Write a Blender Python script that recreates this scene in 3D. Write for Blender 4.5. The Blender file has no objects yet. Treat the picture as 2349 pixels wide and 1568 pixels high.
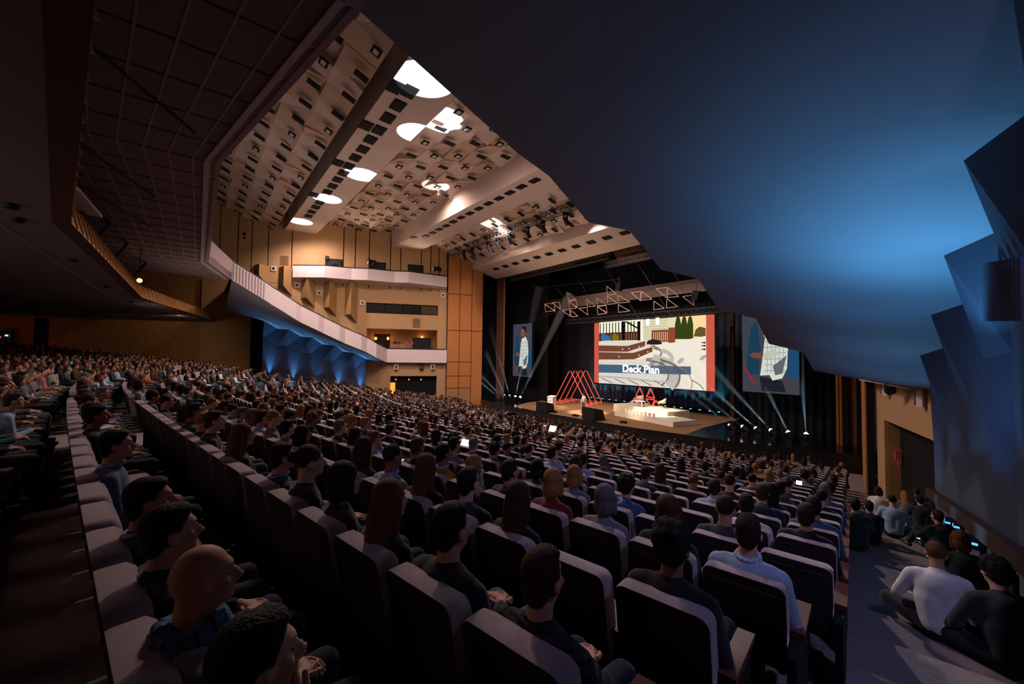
import bpy, bmesh, math, random
import numpy as np
from mathutils import Vector, Matrix, Euler

random.seed(7)
rng = np.random.default_rng(11)
scene = bpy.context.scene
COL = scene.collection
PI = math.pi

# ------------------------------------------------------------------ camera
F, CX, CY = 920.0, 1174.5, 784.0            # focal length and centre in pixels of the 2349 x 1568 photograph
def _n(v): return v / np.linalg.norm(v)
_left = _n(np.array([450 - CX, 808 - CY, F]))
_up = np.array([1450 - CX, -25000.0, F]); _up = _n(_up - _up.dot(_left) * _left)
RW = np.array([-_left, np.cross(_up, -_left), _up])       # camera axes (right, down, forward) -> world
EYE = np.array([22.4, 0.0, 5.1])
cam_data = bpy.data.cameras.new('camera'); cam = bpy.data.objects.new('camera', cam_data); COL.objects.link(cam)
cam_data.sensor_fit = 'HORIZONTAL'; cam_data.sensor_width = 36.0; cam_data.lens = 36.0 * F / 2349.0
cam_data.clip_start = 0.05; cam_data.clip_end = 300
_m = np.eye(4); _m[:3, 0] = RW[:, 0]; _m[:3, 1] = -RW[:, 1]; _m[:3, 2] = -RW[:, 2]; _m[:3, 3] = EYE
cam.matrix_world = Matrix(_m.tolist())
scene.camera = cam

def ray(x, y): return RW @ np.array([x - CX, y - CY, F])
def onplane(x, y, p, n):
    d = ray(x, y); n = np.array(n, float)
    return EYE + d * (n.dot(np.array(p, float) - EYE) / n.dot(d))
def atz(x, y, z): return onplane(x, y, (0, 0, z), (0, 0, 1))
def atY(x, y, v): return onplane(x, y, (0, v, 0), (0, 1, 0))
def proj(p):
    c = RW.T @ (np.array(p, float) - EYE)
    return (CX + F * c[0] / c[2], CY + F * c[1] / c[2], c[2]) if c[2] > 0.05 else (-9e3, -9e3, c[2])

# ------------------------------------------------------------------ world, exposure
scene.view_settings.view_transform = 'Standard'; scene.view_settings.look = 'None'
scene.view_settings.exposure = 0.15; scene.view_settings.gamma = 1.0
try: scene.view_settings.use_curve_mapping = False
except Exception: pass
W = bpy.data.worlds.new('world'); scene.world = W; W.use_nodes = True
bg = W.node_tree.nodes['Background']; bg.inputs[0].default_value = (0.016, 0.0125, 0.0138, 1); bg.inputs[1].default_value = 1.0

# ------------------------------------------------------------------ lights
def aim(o, target):
    d = Vector(target) - o.location
    o.rotation_euler = d.to_track_quat('-Z', 'Y').to_euler()
def spot(name, loc, target, energy, angle, blend=0.3, color=(1, 1, 1), radius=0.05):
    l = bpy.data.lights.new(name, 'SPOT'); l.energy = energy; l.spot_size = math.radians(angle); l.spot_blend = blend
    l.color = color; l.shadow_soft_size = radius
    o = bpy.data.objects.new(name, l); COL.objects.link(o); o.location = Vector(loc); aim(o, target); return o
def area(name, loc, target, energy, sx, sy, color=(1, 1, 1), spread=180):
    l = bpy.data.lights.new(name, 'AREA'); l.shape = 'RECTANGLE'; l.size = sx; l.size_y = sy; l.energy = energy
    l.color = color; l.spread = math.radians(spread)
    o = bpy.data.objects.new(name, l); COL.objects.link(o); o.location = Vector(loc); aim(o, target); return o
WARM = (1.0, 0.76, 0.54); PINK = (1.0, 0.77, 0.72); BLUE = (0.16, 0.54, 1.0); COOL = (0.75, 0.86, 1.0); KEY = (1.0, 0.85, 0.66)
# ceiling section planes (Y, z) pairs, each section runs along X
S1 = ((1.4, 20.1), (6.1, 18.14)); P2 = ((6.84, 18.01), (9.67, 17.87)); S3 = ((10.63, 19.11), (16.74, 18.91))
B1 = ((16.78, 17.04), (19.87, 17.09)); S4 = ((20.81, 17.75), (25.25, 16.34))
def onsec(x, y, s):
    (a, b), (c, d) = s
    return onplane(x, y, (0, a, b), (0, -(d - b), c - a))
POOLS = [(977, 184, P2, 1.0), (1010, 271, S3, 1.0), (958, 306, P2, 0.8), (831, 401, P2, 0.85), (1000, 425, S3, 0.8), (752, 456, P2, 0.8),
         (690, 508, P2, 0.8), (1128, 511, S4, 0.9)]
L_POOL, L_DOWN, L_UP, L_GAL, L_BLUE, L_KEY = 42000, 4200, 420, 420, 900, 21000
for i, (px, py, sec, s) in enumerate(POOLS):
    p = onsec(px, py, sec)
    src = (p[0] + 5.0, p[1] + 5.5, 4.0)
    dist = np.linalg.norm(np.array(src) - p)
    spot('ceiling_pool_light', src, p, L_POOL * s, 2 * math.degrees(math.atan(1.25 * s / dist)), 0.06, COOL, 0.02)
    spot('ceiling_bounce_light', p + np.array([0, 0, -0.25]), p + np.array([0, 1.5, -10]), L_DOWN * s * (0.5 if sec is S3 else 1.0), 160, 0.9, PINK, 0.3)
area('ceiling_fill_light', (-4, 11, 6.5), (-5, 12, 20), L_UP, 30, 9, (1.0, 0.78, 0.66), 150)  # added lamp in mid-air, facing up to brighten the ceiling
for p, t, e in [((-21.5, 10.5, 14.9), (-23, 9, 18), 0.30), ((-20.9, 14.0, 14.8), (-14, 14, 19), 1.0), ((-19.6, 19.5, 14.8), (-10, 17, 18), 0.8)]:
    spot('gallery_flood_light', p, t, L_GAL * e, 150, 1.0, WARM, 0.15)
area('wall_fill_light', (-8, 10, 12.5), (-22, 13, 12), 120, 8, 6, WARM, 120)  # added lamp in mid-air that brightens the far wall
# stage key lights hang on the front truss
for t, e, a in [((3.0, 30.5, 0.5), 1.0, 14), ((-2.3, 28.0, 0.8), 1.3, 12), ((-7.0, 28.0, 0.8), 0.55, 11), ((-4.5, 31.0, 0), 0.32, 24)]:
    spot('stage_key_light', (t[0] * 0.6, 22.3, 14.2), t, L_KEY * e, a + 3, 0.6, KEY, 0.12)
spot('triangle_fill_light', (1, 22.8, 16.2), (2, 30.5, 10.3), 2600, 62, 1.0, PINK, 0.1)  # added spot that brightens the triangle frames and the beam behind
spot('stage_rig_fill', (-5, 26.3, .5), (-5, 29.4, 14), 2200, 75, 1.0, WARM, 0.05)  # added lamp, not a real footlight, brightening the rigging under the stage beam
# added fill lamps over the near rows and the side aisle
spot('aisle_fill_light', (23.6, 2.6, 7.6), (20.5, 6.5, 2.5), 240, 130, 1.0, (0.46, 0.46, 1.0), 0.25)
spot('aisle_front_fill', (9, 22.4, 14.4), (21.6, 5.5, 2.3), 6500, 24, 1.0, (1.0, 0.84, 0.88), 0.12)
area('rear_soffit_fill', (10, -9, 6.0), (6, -2, 10.8), 70, 10, 4, (1.0, 0.80, 0.80), 170)
spot('rear_fill_light', (17, -6.5, 7.6), (15, 1, 3), 110, 150, 1.0, (1.0, 0.50, 0.46), 0.4)  # added reddish fill from behind the camera, lifting the dark near rows
spot('rear_wall_light', (-19, -1.0, 7.9), (-27, -3.0, 4), 260, 120, 1.0, WARM, 0.2)
spot('door_glow_light', (-26, -13.5, 6.0), (-33.2, -13.5, 5.5), 60, 120, 1.0, (1.0, 0.12, 0.05), 0.2)

# ------------------------------------------------------------------ materials
def lin(h):
    h = h.lstrip('#'); c = [int(h[i:i + 2], 16) / 255 for i in (0, 2, 4)]
    return tuple(x / 12.92 if x <= 0.04045 else ((x + 0.055) / 1.055) ** 2.4 for x in c)
MATS = {}
def mat(name, color, rough=0.85, metal=0.0, emit=0.0, noise=0.0, nscale=8.0, bump=0.0, spec=0.3, sheen=0.0):
    if name in MATS: return MATS[name]
    m = bpy.data.materials.new(name); m.use_nodes = True; nt = m.node_tree; b = nt.nodes['Principled BSDF']
    c = lin(color) if isinstance(color, str) else color
    b.inputs['Base Color'].default_value = (*c, 1); b.inputs['Roughness'].default_value = rough; b.inputs['Metallic'].default_value = metal
    b.inputs['Specular IOR Level'].default_value = spec
    if sheen: b.inputs['Sheen Weight'].default_value = sheen; b.inputs['Sheen Roughness'].default_value = 0.4
    if emit: b.inputs['Emission Color'].default_value = (*c, 1); b.inputs['Emission Strength'].default_value = emit
    if noise or bump:
        tc = nt.nodes.new('ShaderNodeTexCoord'); nz = nt.nodes.new('ShaderNodeTexNoise'); nz.inputs['Scale'].default_value = nscale
        nz.inputs['Detail'].default_value = 4; nt.links.new(tc.outputs['Object'], nz.inputs['Vector'])
        if noise:
            mx = nt.nodes.new('ShaderNodeMix'); mx.data_type = 'RGBA'; nt.links.new(nz.outputs['Fac'], mx.inputs['Factor'])
            mx.inputs['A'].default_value = (*[x * (1 - noise) for x in c], 1); mx.inputs['B'].default_value = (*[min(1, x * (1 + noise)) for x in c], 1)
            nt.links.new(mx.outputs['Result'], b.inputs['Base Color'])
        if bump:
            bp = nt.nodes.new('ShaderNodeBump'); bp.inputs['Strength'].default_value = bump; bp.inputs['Distance'].default_value = 0.02
            nt.links.new(nz.outputs['Fac'], bp.inputs['Height']); nt.links.new(bp.outputs['Normal'], b.inputs['Normal'])
    MATS[name] = m; return m
def mat_object_color(name, rough=0.8, noise=0.25, nscale=14.0, sheen=0.0):
    m = bpy.data.materials.new(name); m.use_nodes = True; nt = m.node_tree; b = nt.nodes['Principled BSDF']
    oi = nt.nodes.new('ShaderNodeObjectInfo'); tc = nt.nodes.new('ShaderNodeTexCoord'); nz = nt.nodes.new('ShaderNodeTexNoise')
    nz.inputs['Scale'].default_value = nscale; nt.links.new(tc.outputs['Object'], nz.inputs['Vector'])
    mr = nt.nodes.new('ShaderNodeMapRange'); mr.inputs['To Min'].default_value = 1 - noise; mr.inputs['To Max'].default_value = 1 + noise
    nt.links.new(nz.outputs['Fac'], mr.inputs['Value'])
    mx = nt.nodes.new('ShaderNodeVectorMath'); mx.operation = 'SCALE'; nt.links.new(oi.outputs['Color'], mx.inputs[0]); nt.links.new(mr.outputs['Result'], mx.inputs['Scale'])
    nt.links.new(mx.outputs['Vector'], b.inputs['Base Color']); b.inputs['Roughness'].default_value = rough; b.inputs['Specular IOR Level'].default_value = 0.25
    if sheen: b.inputs['Sheen Weight'].default_value = sheen
    MATS[name] = m; return m
def mat_attr(name, rough=0.85):
    m = bpy.data.materials.new(name); m.use_nodes = True; nt = m.node_tree; b = nt.nodes['Principled BSDF']
    a = nt.nodes.new('ShaderNodeAttribute'); a.attribute_name = 'Col'; nt.links.new(a.outputs['Color'], b.inputs['Base Color'])
    b.inputs['Roughness'].default_value = rough; b.inputs['Specular IOR Level'].default_value = 0.2; return m
M_TAN = mat('tan_plaster', '#ac8861', 0.9, noise=0.10, nscale=1.2)
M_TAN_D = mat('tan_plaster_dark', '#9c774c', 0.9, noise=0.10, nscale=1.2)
M_ORANGE = mat('orange_wood', '#b0713c', 0.7, noise=0.12, nscale=2.0)
M_JOINT = mat('joint_black', '#0c0a0a', 0.9)
M_WHITE = mat('white_plaster', '#cfc0c0', 0.9, noise=0.05, nscale=2.0)
M_CEIL = mat('ceiling_plaster', '#b99c88', 0.9, noise=0.08, nscale=0.8)
M_CEIL2 = mat('ceiling_panel_plaster', '#c6b0a4', 0.9, noise=0.10, nscale=0.6)
M_BLACK = mat('black_metal', '#0b0b0d', 0.6)
M_SLOT = mat('slot_black', '#0e0c0b', 0.8)
M_CLOTH = mat('black_drape', '#08080a', 0.95)
M_STEEL = mat('truss_steel', '#5b5450', 0.5, metal=0.6)
M_SOFFIT = mat('soffit_paint', '#7d7c88', 0.8, noise=0.05, nscale=1.0)
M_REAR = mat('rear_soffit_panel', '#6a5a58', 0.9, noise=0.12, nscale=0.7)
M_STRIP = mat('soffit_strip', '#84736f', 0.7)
M_LIP = mat('balcony_lip_paint', '#9a8588', 0.8)
M_SLATW = mat('slat_wood', '#9a6c3c', 0.6, noise=0.2, nscale=3.0)
M_CARPET = mat('carpet', '#7c7270', 1.0, noise=0.35, nscale=26.0, bump=0.6)
M_SEATFLOOR = mat('seat_floor', '#2b2624', 0.95)
M_STAGE = mat('stage_carpet', '#8c6a48', 0.95, noise=0.15, nscale=2.0)
M_GLOSS = mat('stage_gloss_black', '#0d0d10', 0.18, spec=0.5)
M_BLUEWALL = mat('bay_wall', '#40465a', 0.85, noise=0.05, nscale=2.0)
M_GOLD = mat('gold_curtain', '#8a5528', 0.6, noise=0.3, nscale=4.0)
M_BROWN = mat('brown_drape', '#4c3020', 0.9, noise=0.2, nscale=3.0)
M_SEAT = mat('seat_velvet', '#8f7d80', 0.85, noise=0.15, nscale=30.0, sheen=0.5)
M_SEATBACK = mat('seat_back_panel', '#2e2628', 0.9, noise=0.2, nscale=20.0)
M_SEATWOOD = mat('seat_wood', '#5a2f20', 0.5, noise=0.3, nscale=6.0)
M_NEON = mat('neon_red', (1.0, 0.085, 0.06), 0.5, emit=1.15)
M_LENS = mat('lamp_lens', (0.85, 0.93, 1.0), 0.3, emit=25.0)
M_SKIN = mat_object_color('skin', 0.6, 0.08)
M_HAIR = mat_object_color('hair', 0.75, 0.45, 40.0)
nt = M_HAIR.node_tree; w_ = nt.nodes.new('ShaderNodeTexNoise'); w_.inputs['Scale'].default_value = 90; mp = nt.nodes.new('ShaderNodeMapping'); mp.inputs['Scale'].default_value = (1, 1, .18)
tcn = nt.nodes.new('ShaderNodeTexCoord'); nt.links.new(tcn.outputs['Object'], mp.inputs['Vector']); nt.links.new(mp.outputs['Vector'], w_.inputs['Vector'])
bp_ = nt.nodes.new('ShaderNodeBump'); bp_.inputs['Strength'].default_value = .9; bp_.inputs['Distance'].default_value = .012; nt.links.new(w_.outputs['Fac'], bp_.inputs['Height']); nt.links.new(bp_.outputs['Normal'], nt.nodes['Principled BSDF'].inputs['Normal'])
M_FABRIC = mat_object_color('fabric', 0.9, 0.18, 22.0, 0.2)
M_EYE = mat('eye_dark', '#1a1210', 0.3)
M_CREAM = mat('cream_laminate', '#e8dcc4', 0.5)
M_PLASTIC = mat('white_plastic', '#e6e0d6', 0.5)
def emis(name, color, strength):
    if name in MATS: return MATS[name]
    m = bpy.data.materials.new(name); m.use_nodes = True; nt = m.node_tree
    for n in list(nt.nodes): nt.nodes.remove(n)
    e = nt.nodes.new('ShaderNodeEmission'); o = nt.nodes.new('ShaderNodeOutputMaterial'); nt.links.new(e.outputs[0], o.inputs[0])
    c = lin(color) if isinstance(color, str) else color
    e.inputs[0].default_value = (*c, 1); e.inputs[1].default_value = strength; MATS[name] = m; return m

# ------------------------------------------------------------------ mesh helpers
class MB:
    def __init__(s): s.v = []; s.f = []; s.mi = []; s.smooth = []
    def add(s, vs, fs, mi=0, sm=False):
        o = len(s.v); s.v += [tuple(map(float, v)) for v in vs]; s.f += [tuple(i + o for i in f) for f in fs]
        s.mi += [mi] * len(fs); s.smooth += [sm] * len(fs); return s
    def quad(s, a, b, c, d, mi=0): return s.add([a, b, c, d], [(0, 1, 2, 3)], mi)
    def poly(s, pts, mi=0): return s.add(pts, [tuple(range(len(pts)))], mi)
    def hexa(s, p, mi=0):      # 8 points: bottom 4 ccw, top 4 ccw
        return s.add(p, [(3, 2, 1, 0), (4, 5, 6, 7), (0, 1, 5, 4), (1, 2, 6, 5), (2, 3, 7, 6), (3, 0, 4, 7)], mi)
    def box(s, c, d, mi=0, rz=0.0, M=None):
        x, y, z = [k / 2 for k in d]; cr, sr = math.cos(rz), math.sin(rz); P = []
        for sz in (-z, z):
            for sx, sy in ((-x, -y), (x, -y), (x, y), (-x, y)):
                q = Vector((sx * cr - sy * sr, sx * sr + sy * cr, sz))
                if M is not None: q = M @ q
                P.append((c[0] + q[0], c[1] + q[1], c[2] + q[2]))
        return s.hexa(P, mi)
    def prism(s, pts, h, mi=0):   # pts: list of 3d points (planar), h: 3-vector
        n = len(pts); P = [tuple(p) for p in pts] + [tuple(np.array(p) + np.array(h)) for p in pts]
        fs = [tuple(reversed(range(n))), tuple(range(n, 2 * n))] + [(i, (i + 1) % n, n + (i + 1) % n, n + i) for i in range(n)]
        return s.add(P, fs, mi)
    def tube(s, a, b, r0, r1=None, n=8, mi=0, caps=True, sm=True):
        r1 = r0 if r1 is None else r1; a = Vector(a); b = Vector(b); d = b - a
        if d.length < 1e-6: return s
        q = d.to_track_quat('Z', 'Y'); P = []
        for c, r in ((a, r0), (b, r1)):
            for i in range(n):
                t = 2 * PI * i / n; P.append(c + q @ Vector((r * math.cos(t), r * math.sin(t), 0)))
        s.add(P, [(i, (i + 1) % n, n + (i + 1) % n, n + i) for i in range(n)], mi, sm)
        if caps: s.add(P, [tuple(reversed(range(n))), tuple(range(n, 2 * n))], mi)
        return s
    def path(s, pts, r, n=6, mi=0):
        for a, b in zip(pts[:-1], pts[1:]): s.tube(a, b, r, n=n, mi=mi)
        return s
    def ball(s, c, r, nu=10, nv=7, mi=0, M=None):
        r = (r, r, r) if not hasattr(r, '__len__') else r; P = []
        for j in range(nv + 1):
            ph = PI * j / nv
            for i in range(nu):
                t = 2 * PI * i / nu; q = Vector((r[0] * math.sin(ph) * math.cos(t), r[1] * math.sin(ph) * math.sin(t), r[2] * math.cos(ph)))
                if M is not None: q = M @ q
                P.append((c[0] + q[0], c[1] + q[1], c[2] + q[2]))
        fs = []
        for j in range(nv):
            for i in range(nu):
                k = (i + 1) % nu; fs.append((j * nu + i, (j + 1) * nu + i, (j + 1) * nu + k, j * nu + k))
        return s.add(P, fs, mi, True)
    def cap(s, a, b, r0, r1=None, n=10):
        r1 = r0 if r1 is None else r1
        s.tube(a, b, r0, r1, n); s.ball(a, r0, n, 6); s.ball(b, r1, n, 6); return s
    def mesh(s, name, mats):
        me = bpy.data.meshes.new(name); me.from_pydata(s.v, [], s.f); me.validate(clean_customdata=False)
        for m in (mats if isinstance(mats, (list, tuple)) else [mats]): me.materials.append(m)
        if len(me.polygons) == len(s.mi):
            me.polygons.foreach_set('material_index', s.mi); me.polygons.foreach_set('use_smooth', s.smooth)
        me.update(); return me
    def obj(s, name, mats, parent=None, loc=None):
        return link(name, s.mesh(name, mats), parent, loc)
def link(name, me, parent=None, loc=None, rz=0.0):
    o = bpy.data.objects.new(name, me); COL.objects.link(o)
    if parent is not None: o.parent = parent
    if loc is not None: o.location = Vector([float(q) for q in loc])
    if rz: o.rotation_euler = (0, 0, rz)
    return o
def empty(name, loc=(0, 0, 0), rz=0.0):
    o = bpy.data.objects.new(name, None); COL.objects.link(o); o.location = Vector([float(q) for q in loc]); o.rotation_euler = (0, 0, rz)
    o.empty_display_size = 0.1; return o
def tag(o, label, cat, group=None):
    o['label'] = label; o['category'] = cat
    if group: o['group'] = group
    return o
def struct(o, label=None):
    o['kind'] = 'structure'
    if label: o['label'] = label
    return o
def stuff(o): o['kind'] = 'stuff'; return o

# ------------------------------------------------------------------ floor of the hall
K_CURVE = 0.205
def curve(x): return K_CURVE * (math.hypot(x, 8.0) - 8.0)
def slope_at(x): return K_CURVE * x / math.hypot(x, 8.0)
def zf(v):
    n = v + 2.0
    if n < 0: return 3.07 - 0.11 * n
    n = min(n, 25.0); return 3.07 - 0.2 * n + 0.00147 * n * n
ROWS = list(range(-19, 24))                       # row number n; v = n - 2
def zrow(n): return zf(n - 2.0)
mb = MB(); xs = np.arange(-36, 36.1, 1.0); vs = []; fs = []; prof = []
for n in ROWS: prof += [(n - 2.0 - 0.55, zrow(n)), (n - 2.0 + 0.45, zrow(n))]
prof += [(22.5, -1.0), (34, -1.0)]
prof = [(-40, zrow(-19))] + prof
for x in xs:
    for v, z in prof: vs.append((x, v + curve(x), z))
npf = len(prof); nx = len(xs)
for i in range(nx - 1):
    for j in range(npf - 1): fs.append((i * npf + j, (i + 1) * npf + j, (i + 1) * npf + j + 1, i * npf + j + 1))
mb.add(vs, fs); floor = struct(mb.obj('floor', M_CARPET), 'stepped carpeted floor of the hall')
def floor_hit(px, py):
    d = ray(px, py); d = d / np.linalg.norm(d); t = 0.5
    while t < 60:
        p = EYE + d * t; v = p[1] - curve(p[0]); n = max(-19, min(23, math.floor(v + 2.55)))
        z = zrow(n) if v < 21.5 else -1.0
        if p[2] <= z: return Vector((p[0], p[1], z))
        t += 0.01
    return Vector(EYE + d * 20)
def floor_z(x, y):
    v = y - curve(x); n = max(-19, min(23, math.floor(v + 2.55))); return zrow(n) if v < 21.5 else -1.0

# ------------------------------------------------------------------ side walls (built once, mirrored)
TH = math.radians(22)
WD = np.array([-math.sin(TH), -math.cos(TH), 0]); WN = np.array([math.cos(TH), -math.sin(TH), 0])
WP = np.array([-18.0, 22.4, 0]) - 0.6 * WN
def wpt(u, z, off=0.0, s=-1):
    p = WP + WD * u + WN * off + np.array([0, 0, z])
    return (p[0], p[1], p[2]) if s < 0 else (-p[0], p[1], p[2])
def wuv(px, py, off=0.0):
    p = onplane(px, py, WP + WN * off, WN); return (p - WP).dot(WD), p[2]
def flip(fs, s): return fs if s < 0 else [tuple(reversed(f)) for f in fs]
def wbox(mb, u0, u1, z0, z1, o0, o1, s=-1, mi=0):
    P = [wpt(u0, z0, o0, s), wpt(u1, z0, o0, s), wpt(u1, z0, o1, s), wpt(u0, z0, o1, s), wpt(u0, z1, o0, s), wpt(u1, z1, o0, s), wpt(u1, z1, o1, s), wpt(u0, z1, o1, s)]
    return mb.hexa(P, mi)
def holes_wall(mb, u0, u1, z0, z1, holes, off, s, th=0.12):
    us = sorted({u0, u1, *[h[0] for h in holes], *[h[1] for h in holes]}); zs = sorted({z0, z1, *[h[2] for h in holes], *[h[3] for h in holes]})
    for a, b in zip(us[:-1], us[1:]):
        for c, d in zip(zs[:-1], zs[1:]):
            m, k = (a + b) / 2, (c + d) / 2
            if any(h[0] < m < h[1] and h[2] < k < h[3] for h in holes): continue
            wbox(mb, a, b, c, d, off - th, off, s)
H_BAND = (1.04, 8.8, 9.66, 10.8); H_OPEN = (1.05, 8.7, 5.6, 7.98); H_NICHE = (1.05, 6.1, -1.2, 2.75)
T_PTS = [(20.94, 13.17, 5.23), (21.32, 11.22, 6.0), (21.68, 9.12, 6.75), (22.02, 7.08, 7.48), (22.40, 5.0, 8.2)]
N_PTS = [(20.97, 14.31, 4.6), (21.41, 12.09, 5.38), (21.81, 10.13, 6.07), (22.28, 8.2, 6.83), (22.50, 6.19, 7.5)]
C0 = (20.2, 15.6, 4.45)
WING = [(15.68, 2.00, 10.81), (16.20, 4.55, 9.35), (16.28, 4.88, 9.14), (16.50, 5.55, 8.79), (16.56, 6.71, 8.06), (17.20, 7.28, 7.85), (17.12, 8.66, 7.20),
        (17.70, 9.29, 6.99), (17.56, 10.63, 6.36), (18.18, 11.31, 6.15), (17.96, 12.79, 5.54), (18.56, 13.57, 5.32), (18.54, 14.51, 4.79), (20.45, 16.35, 4.27), (18.05, 22.40, 4.26)]
def side(s):
    nm = 'left' if s < 0 else 'right'
    mb = MB(); holes = [H_BAND, H_OPEN, H_NICHE]
    holes_wall(mb, 0, 26.0, -1.2, 12.4 if s < 0 else 12.4, holes, 0.0, s)
    wbox(mb, 0, 40, 12.4, 21.5, -0.3, -0.12, s)
    wl = struct(mb.obj('wall_' + nm, M_TAN), 'tan plastered side wall of the hall')
    # wall panels with dark joints over the upper part
    jb = MB(); wbox(jb, -0.02, 26, 12.4, 21.0, -0.11, -0.06, s); jb.obj('joint_backing', M_JOINT, wl)
    edges = [0.05] + [wuv(x, 560)[0] for x in (1007.5, 989, 967, 920, 896.5, 847.7, 815.8, 788.7, 670, 615.8, 577.6, 545.7, 504)] + [26.0]
    for a, b in zip(edges[:-1], edges[1:]):
        pb = MB(); wbox(pb, a + 0.05, b - 0.05, 12.4, 21.0, -0.05, 0.02, s); pb.obj('wall_panel', M_TAN, wl)
    # recesses behind the openings
    rb = MB()
    for (a, b, c, d), dp in ((H_OPEN, 1.8), (H_NICHE, 2.2)):
        wbox(rb, a - 0.1, b + 0.1, c - 0.1, d + 0.1, -dp - 0.1, -dp, s)
        wbox(rb, a - 0.1, b + 0.1, d, d + 0.1, -dp, -0.12, s); wbox(rb, a - 0.1, a, c, d, -dp, -0.12, s); wbox(rb, b, b + 0.1, c, d, -dp, -0.12, s); wbox(rb, a - .1, b + .1, c - .1, c, -dp, -0.12, s)
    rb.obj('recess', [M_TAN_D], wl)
    nb = MB(); wbox(nb, 1.1, 6.05, -1.1, 2.72, -0.5, -0.45, s); nb.obj('niche_dark_sheet', M_CLOTH, wl)  # black sheet standing in for the darkness inside the niche
    # window band: four panes in a frame
    fb = MB(); u0, u1, z0, z1 = H_BAND
    for a, b, c, d in ((u0, u1, z0, z0 + 0.1), (u0, u1, z1 - 0.1, z1)): wbox(fb, a, b, c, d, -0.14, -0.02, s)
    for k in range(5):
        u = u0 + (u1 - u0) * k / 4; wbox(fb, u - 0.06, u + 0.06, z0 + 0.1, z1 - 0.1, -0.14, -0.02, s)
    wn = struct(fb.obj('window_1' if s < 0 else 'window_2', M_JOINT), 'row of four dark control room windows in the tan wall')
    for k in range(4):
        pb = MB(); a = u0 + (u1 - u0) * k / 4; b = u0 + (u1 - u0) * (k + 1) / 4
        wbox(pb, a + 0.06, b - 0.06, z0 + 0.1, z1 - 0.1, -0.10, -0.08, s); pb.obj('pane', M_PANE_D if k > 0 or s > 0 else M_PANE_W, wn)
    # orange proscenium side panels
    E = np.array(wpt(0, 0, 0.35, s)); P = np.array([17.1 * (-1 if s < 0 else 1), 27.9 if s > 0 else 26.6, 0.0]); dv = P - E; L = np.linalg.norm(dv); dv /= L
    nv = np.array([dv[1], -dv[0], 0]) * (1 if s < 0 else -1)
    def pbox(mb, a, b, c, d, o0, o1):
        q = lambda t, z, o: tuple(E + dv * t + nv * o + np.array([0, 0, z]))
        return mb.hexa([q(a, c, o0), q(b, c, o0), q(b, c, o1), q(a, c, o1), q(a, d, o0), q(b, d, o0), q(b, d, o1), q(a, d, o1)])
    bb = MB(); pbox(bb, 0, L, -1.05, 17.4, -0.3, -0.04); w2 = struct(bb.obj('wall_stage_' + nm, M_JOINT), 'orange panelled wall beside the stage')
    g = 0.035
    for a, b in ((0.0, 0.34), (0.34, 0.68), (0.68, 1.0)):
        zs = [(-0.95, 1.35), (1.35, 2.75), (2.75, 4.35), (4.35, 8.0), (8.0, 12.2), (12.2, 17.4)] if b < 0.9 else [(-0.95, 8.0), (8.0, 17.4)]
        for c, d in zs:
            pb = MB(); pbox(pb, a * L + g, b * L - g, c + g, d - g, -0.03, 0.03); pb.obj('wall_panel', M_ORANGE if c > 1 or b > .9 else M_TAN_D, w2)
    # sawtooth bays below the wing
    sg = -1 if s < 0 else 1
    q = lambda p, dx=0, dz=0: (sg * (p[0] + dx), p[1], p[2] + dz)
    bay = struct(empty('wall_bay_' + nm), 'sawtooth wall bays under the side balcony')
    prev = (21.95, 14.55, 4.5); zb = -1.2
    for i in range(5):
        N, T = N_PTS[i], T_PTS[i]; h = 1.6; Tl = (T[0] + .37, T[1], T[2] - h)
        pl = prev if i == 0 else (prev[0] + .37, prev[1], prev[2] - h)
        b = MB()     # step face from the previous tip out to this notch (dark side), then lit face from notch to the next tip
        b.add([q(prev), q(N), q((N[0] + .05, N[1], N[2] - h)), q(pl)], [(0, 1, 2, 3)]); b.add([q(pl), q((N[0] + .05, N[1], N[2] - h)), (sg * (N[0] + .05), N[1], zb), (sg * pl[0], pl[1], zb)], [(0, 1, 2, 3)])
        b.obj('bay_panel', M_BLUEWALL, bay); b = MB()
        b.add([q(N), q(T), q(Tl), q((N[0] + .05, N[1], N[2] - h))], [(0, 1, 2, 3)]); b.add([q((N[0] + .05, N[1], N[2] - h)), q(Tl), (sg * Tl[0], T[1], zb), (sg * (N[0] + .05), N[1], zb)], [(0, 1, 2, 3)])
        b.obj('bay_panel', M_BLUEWALL, bay); prev = T
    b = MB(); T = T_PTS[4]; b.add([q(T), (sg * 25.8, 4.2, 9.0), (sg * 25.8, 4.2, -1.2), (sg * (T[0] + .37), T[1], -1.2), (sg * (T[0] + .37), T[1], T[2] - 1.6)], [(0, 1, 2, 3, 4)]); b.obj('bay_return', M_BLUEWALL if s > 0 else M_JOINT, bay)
    # wing balcony: soffit, fascia, rail
    ins = [(sg * x, y, z) for x, y, z in WING]
    outer = [(sg * 25.0, 0.5, 9.6)]
    for i in range(4, -1, -1): outer += [q(T_PTS[i]), q(N_PTS[i])]
    outer += [(sg * 21.5, 15.4, 4.4), (sg * 19.6, 20.0, 4.26), (sg * 18.7, 22.6, 4.26)]
    def interp(pl, y):
        ys = [p[1] for p in pl]; return tuple(np.interp(y, ys, [p[k] for p in pl]) for k in range(3))
    Ys = sorted({*[p[1] for p in ins], *[p[1] for p in outer if 2.0 <= p[1] <= 22.4]})
    sb = MB()
    NS = 14
    fit = [p for p in ins if p[1] < 14.6]; fy = [p[1] for p in fit]
    px_, pz_ = np.polyfit(fy, [p[0] for p in fit], 2), np.polyfit(fy, [p[2] for p in fit], 2)
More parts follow.
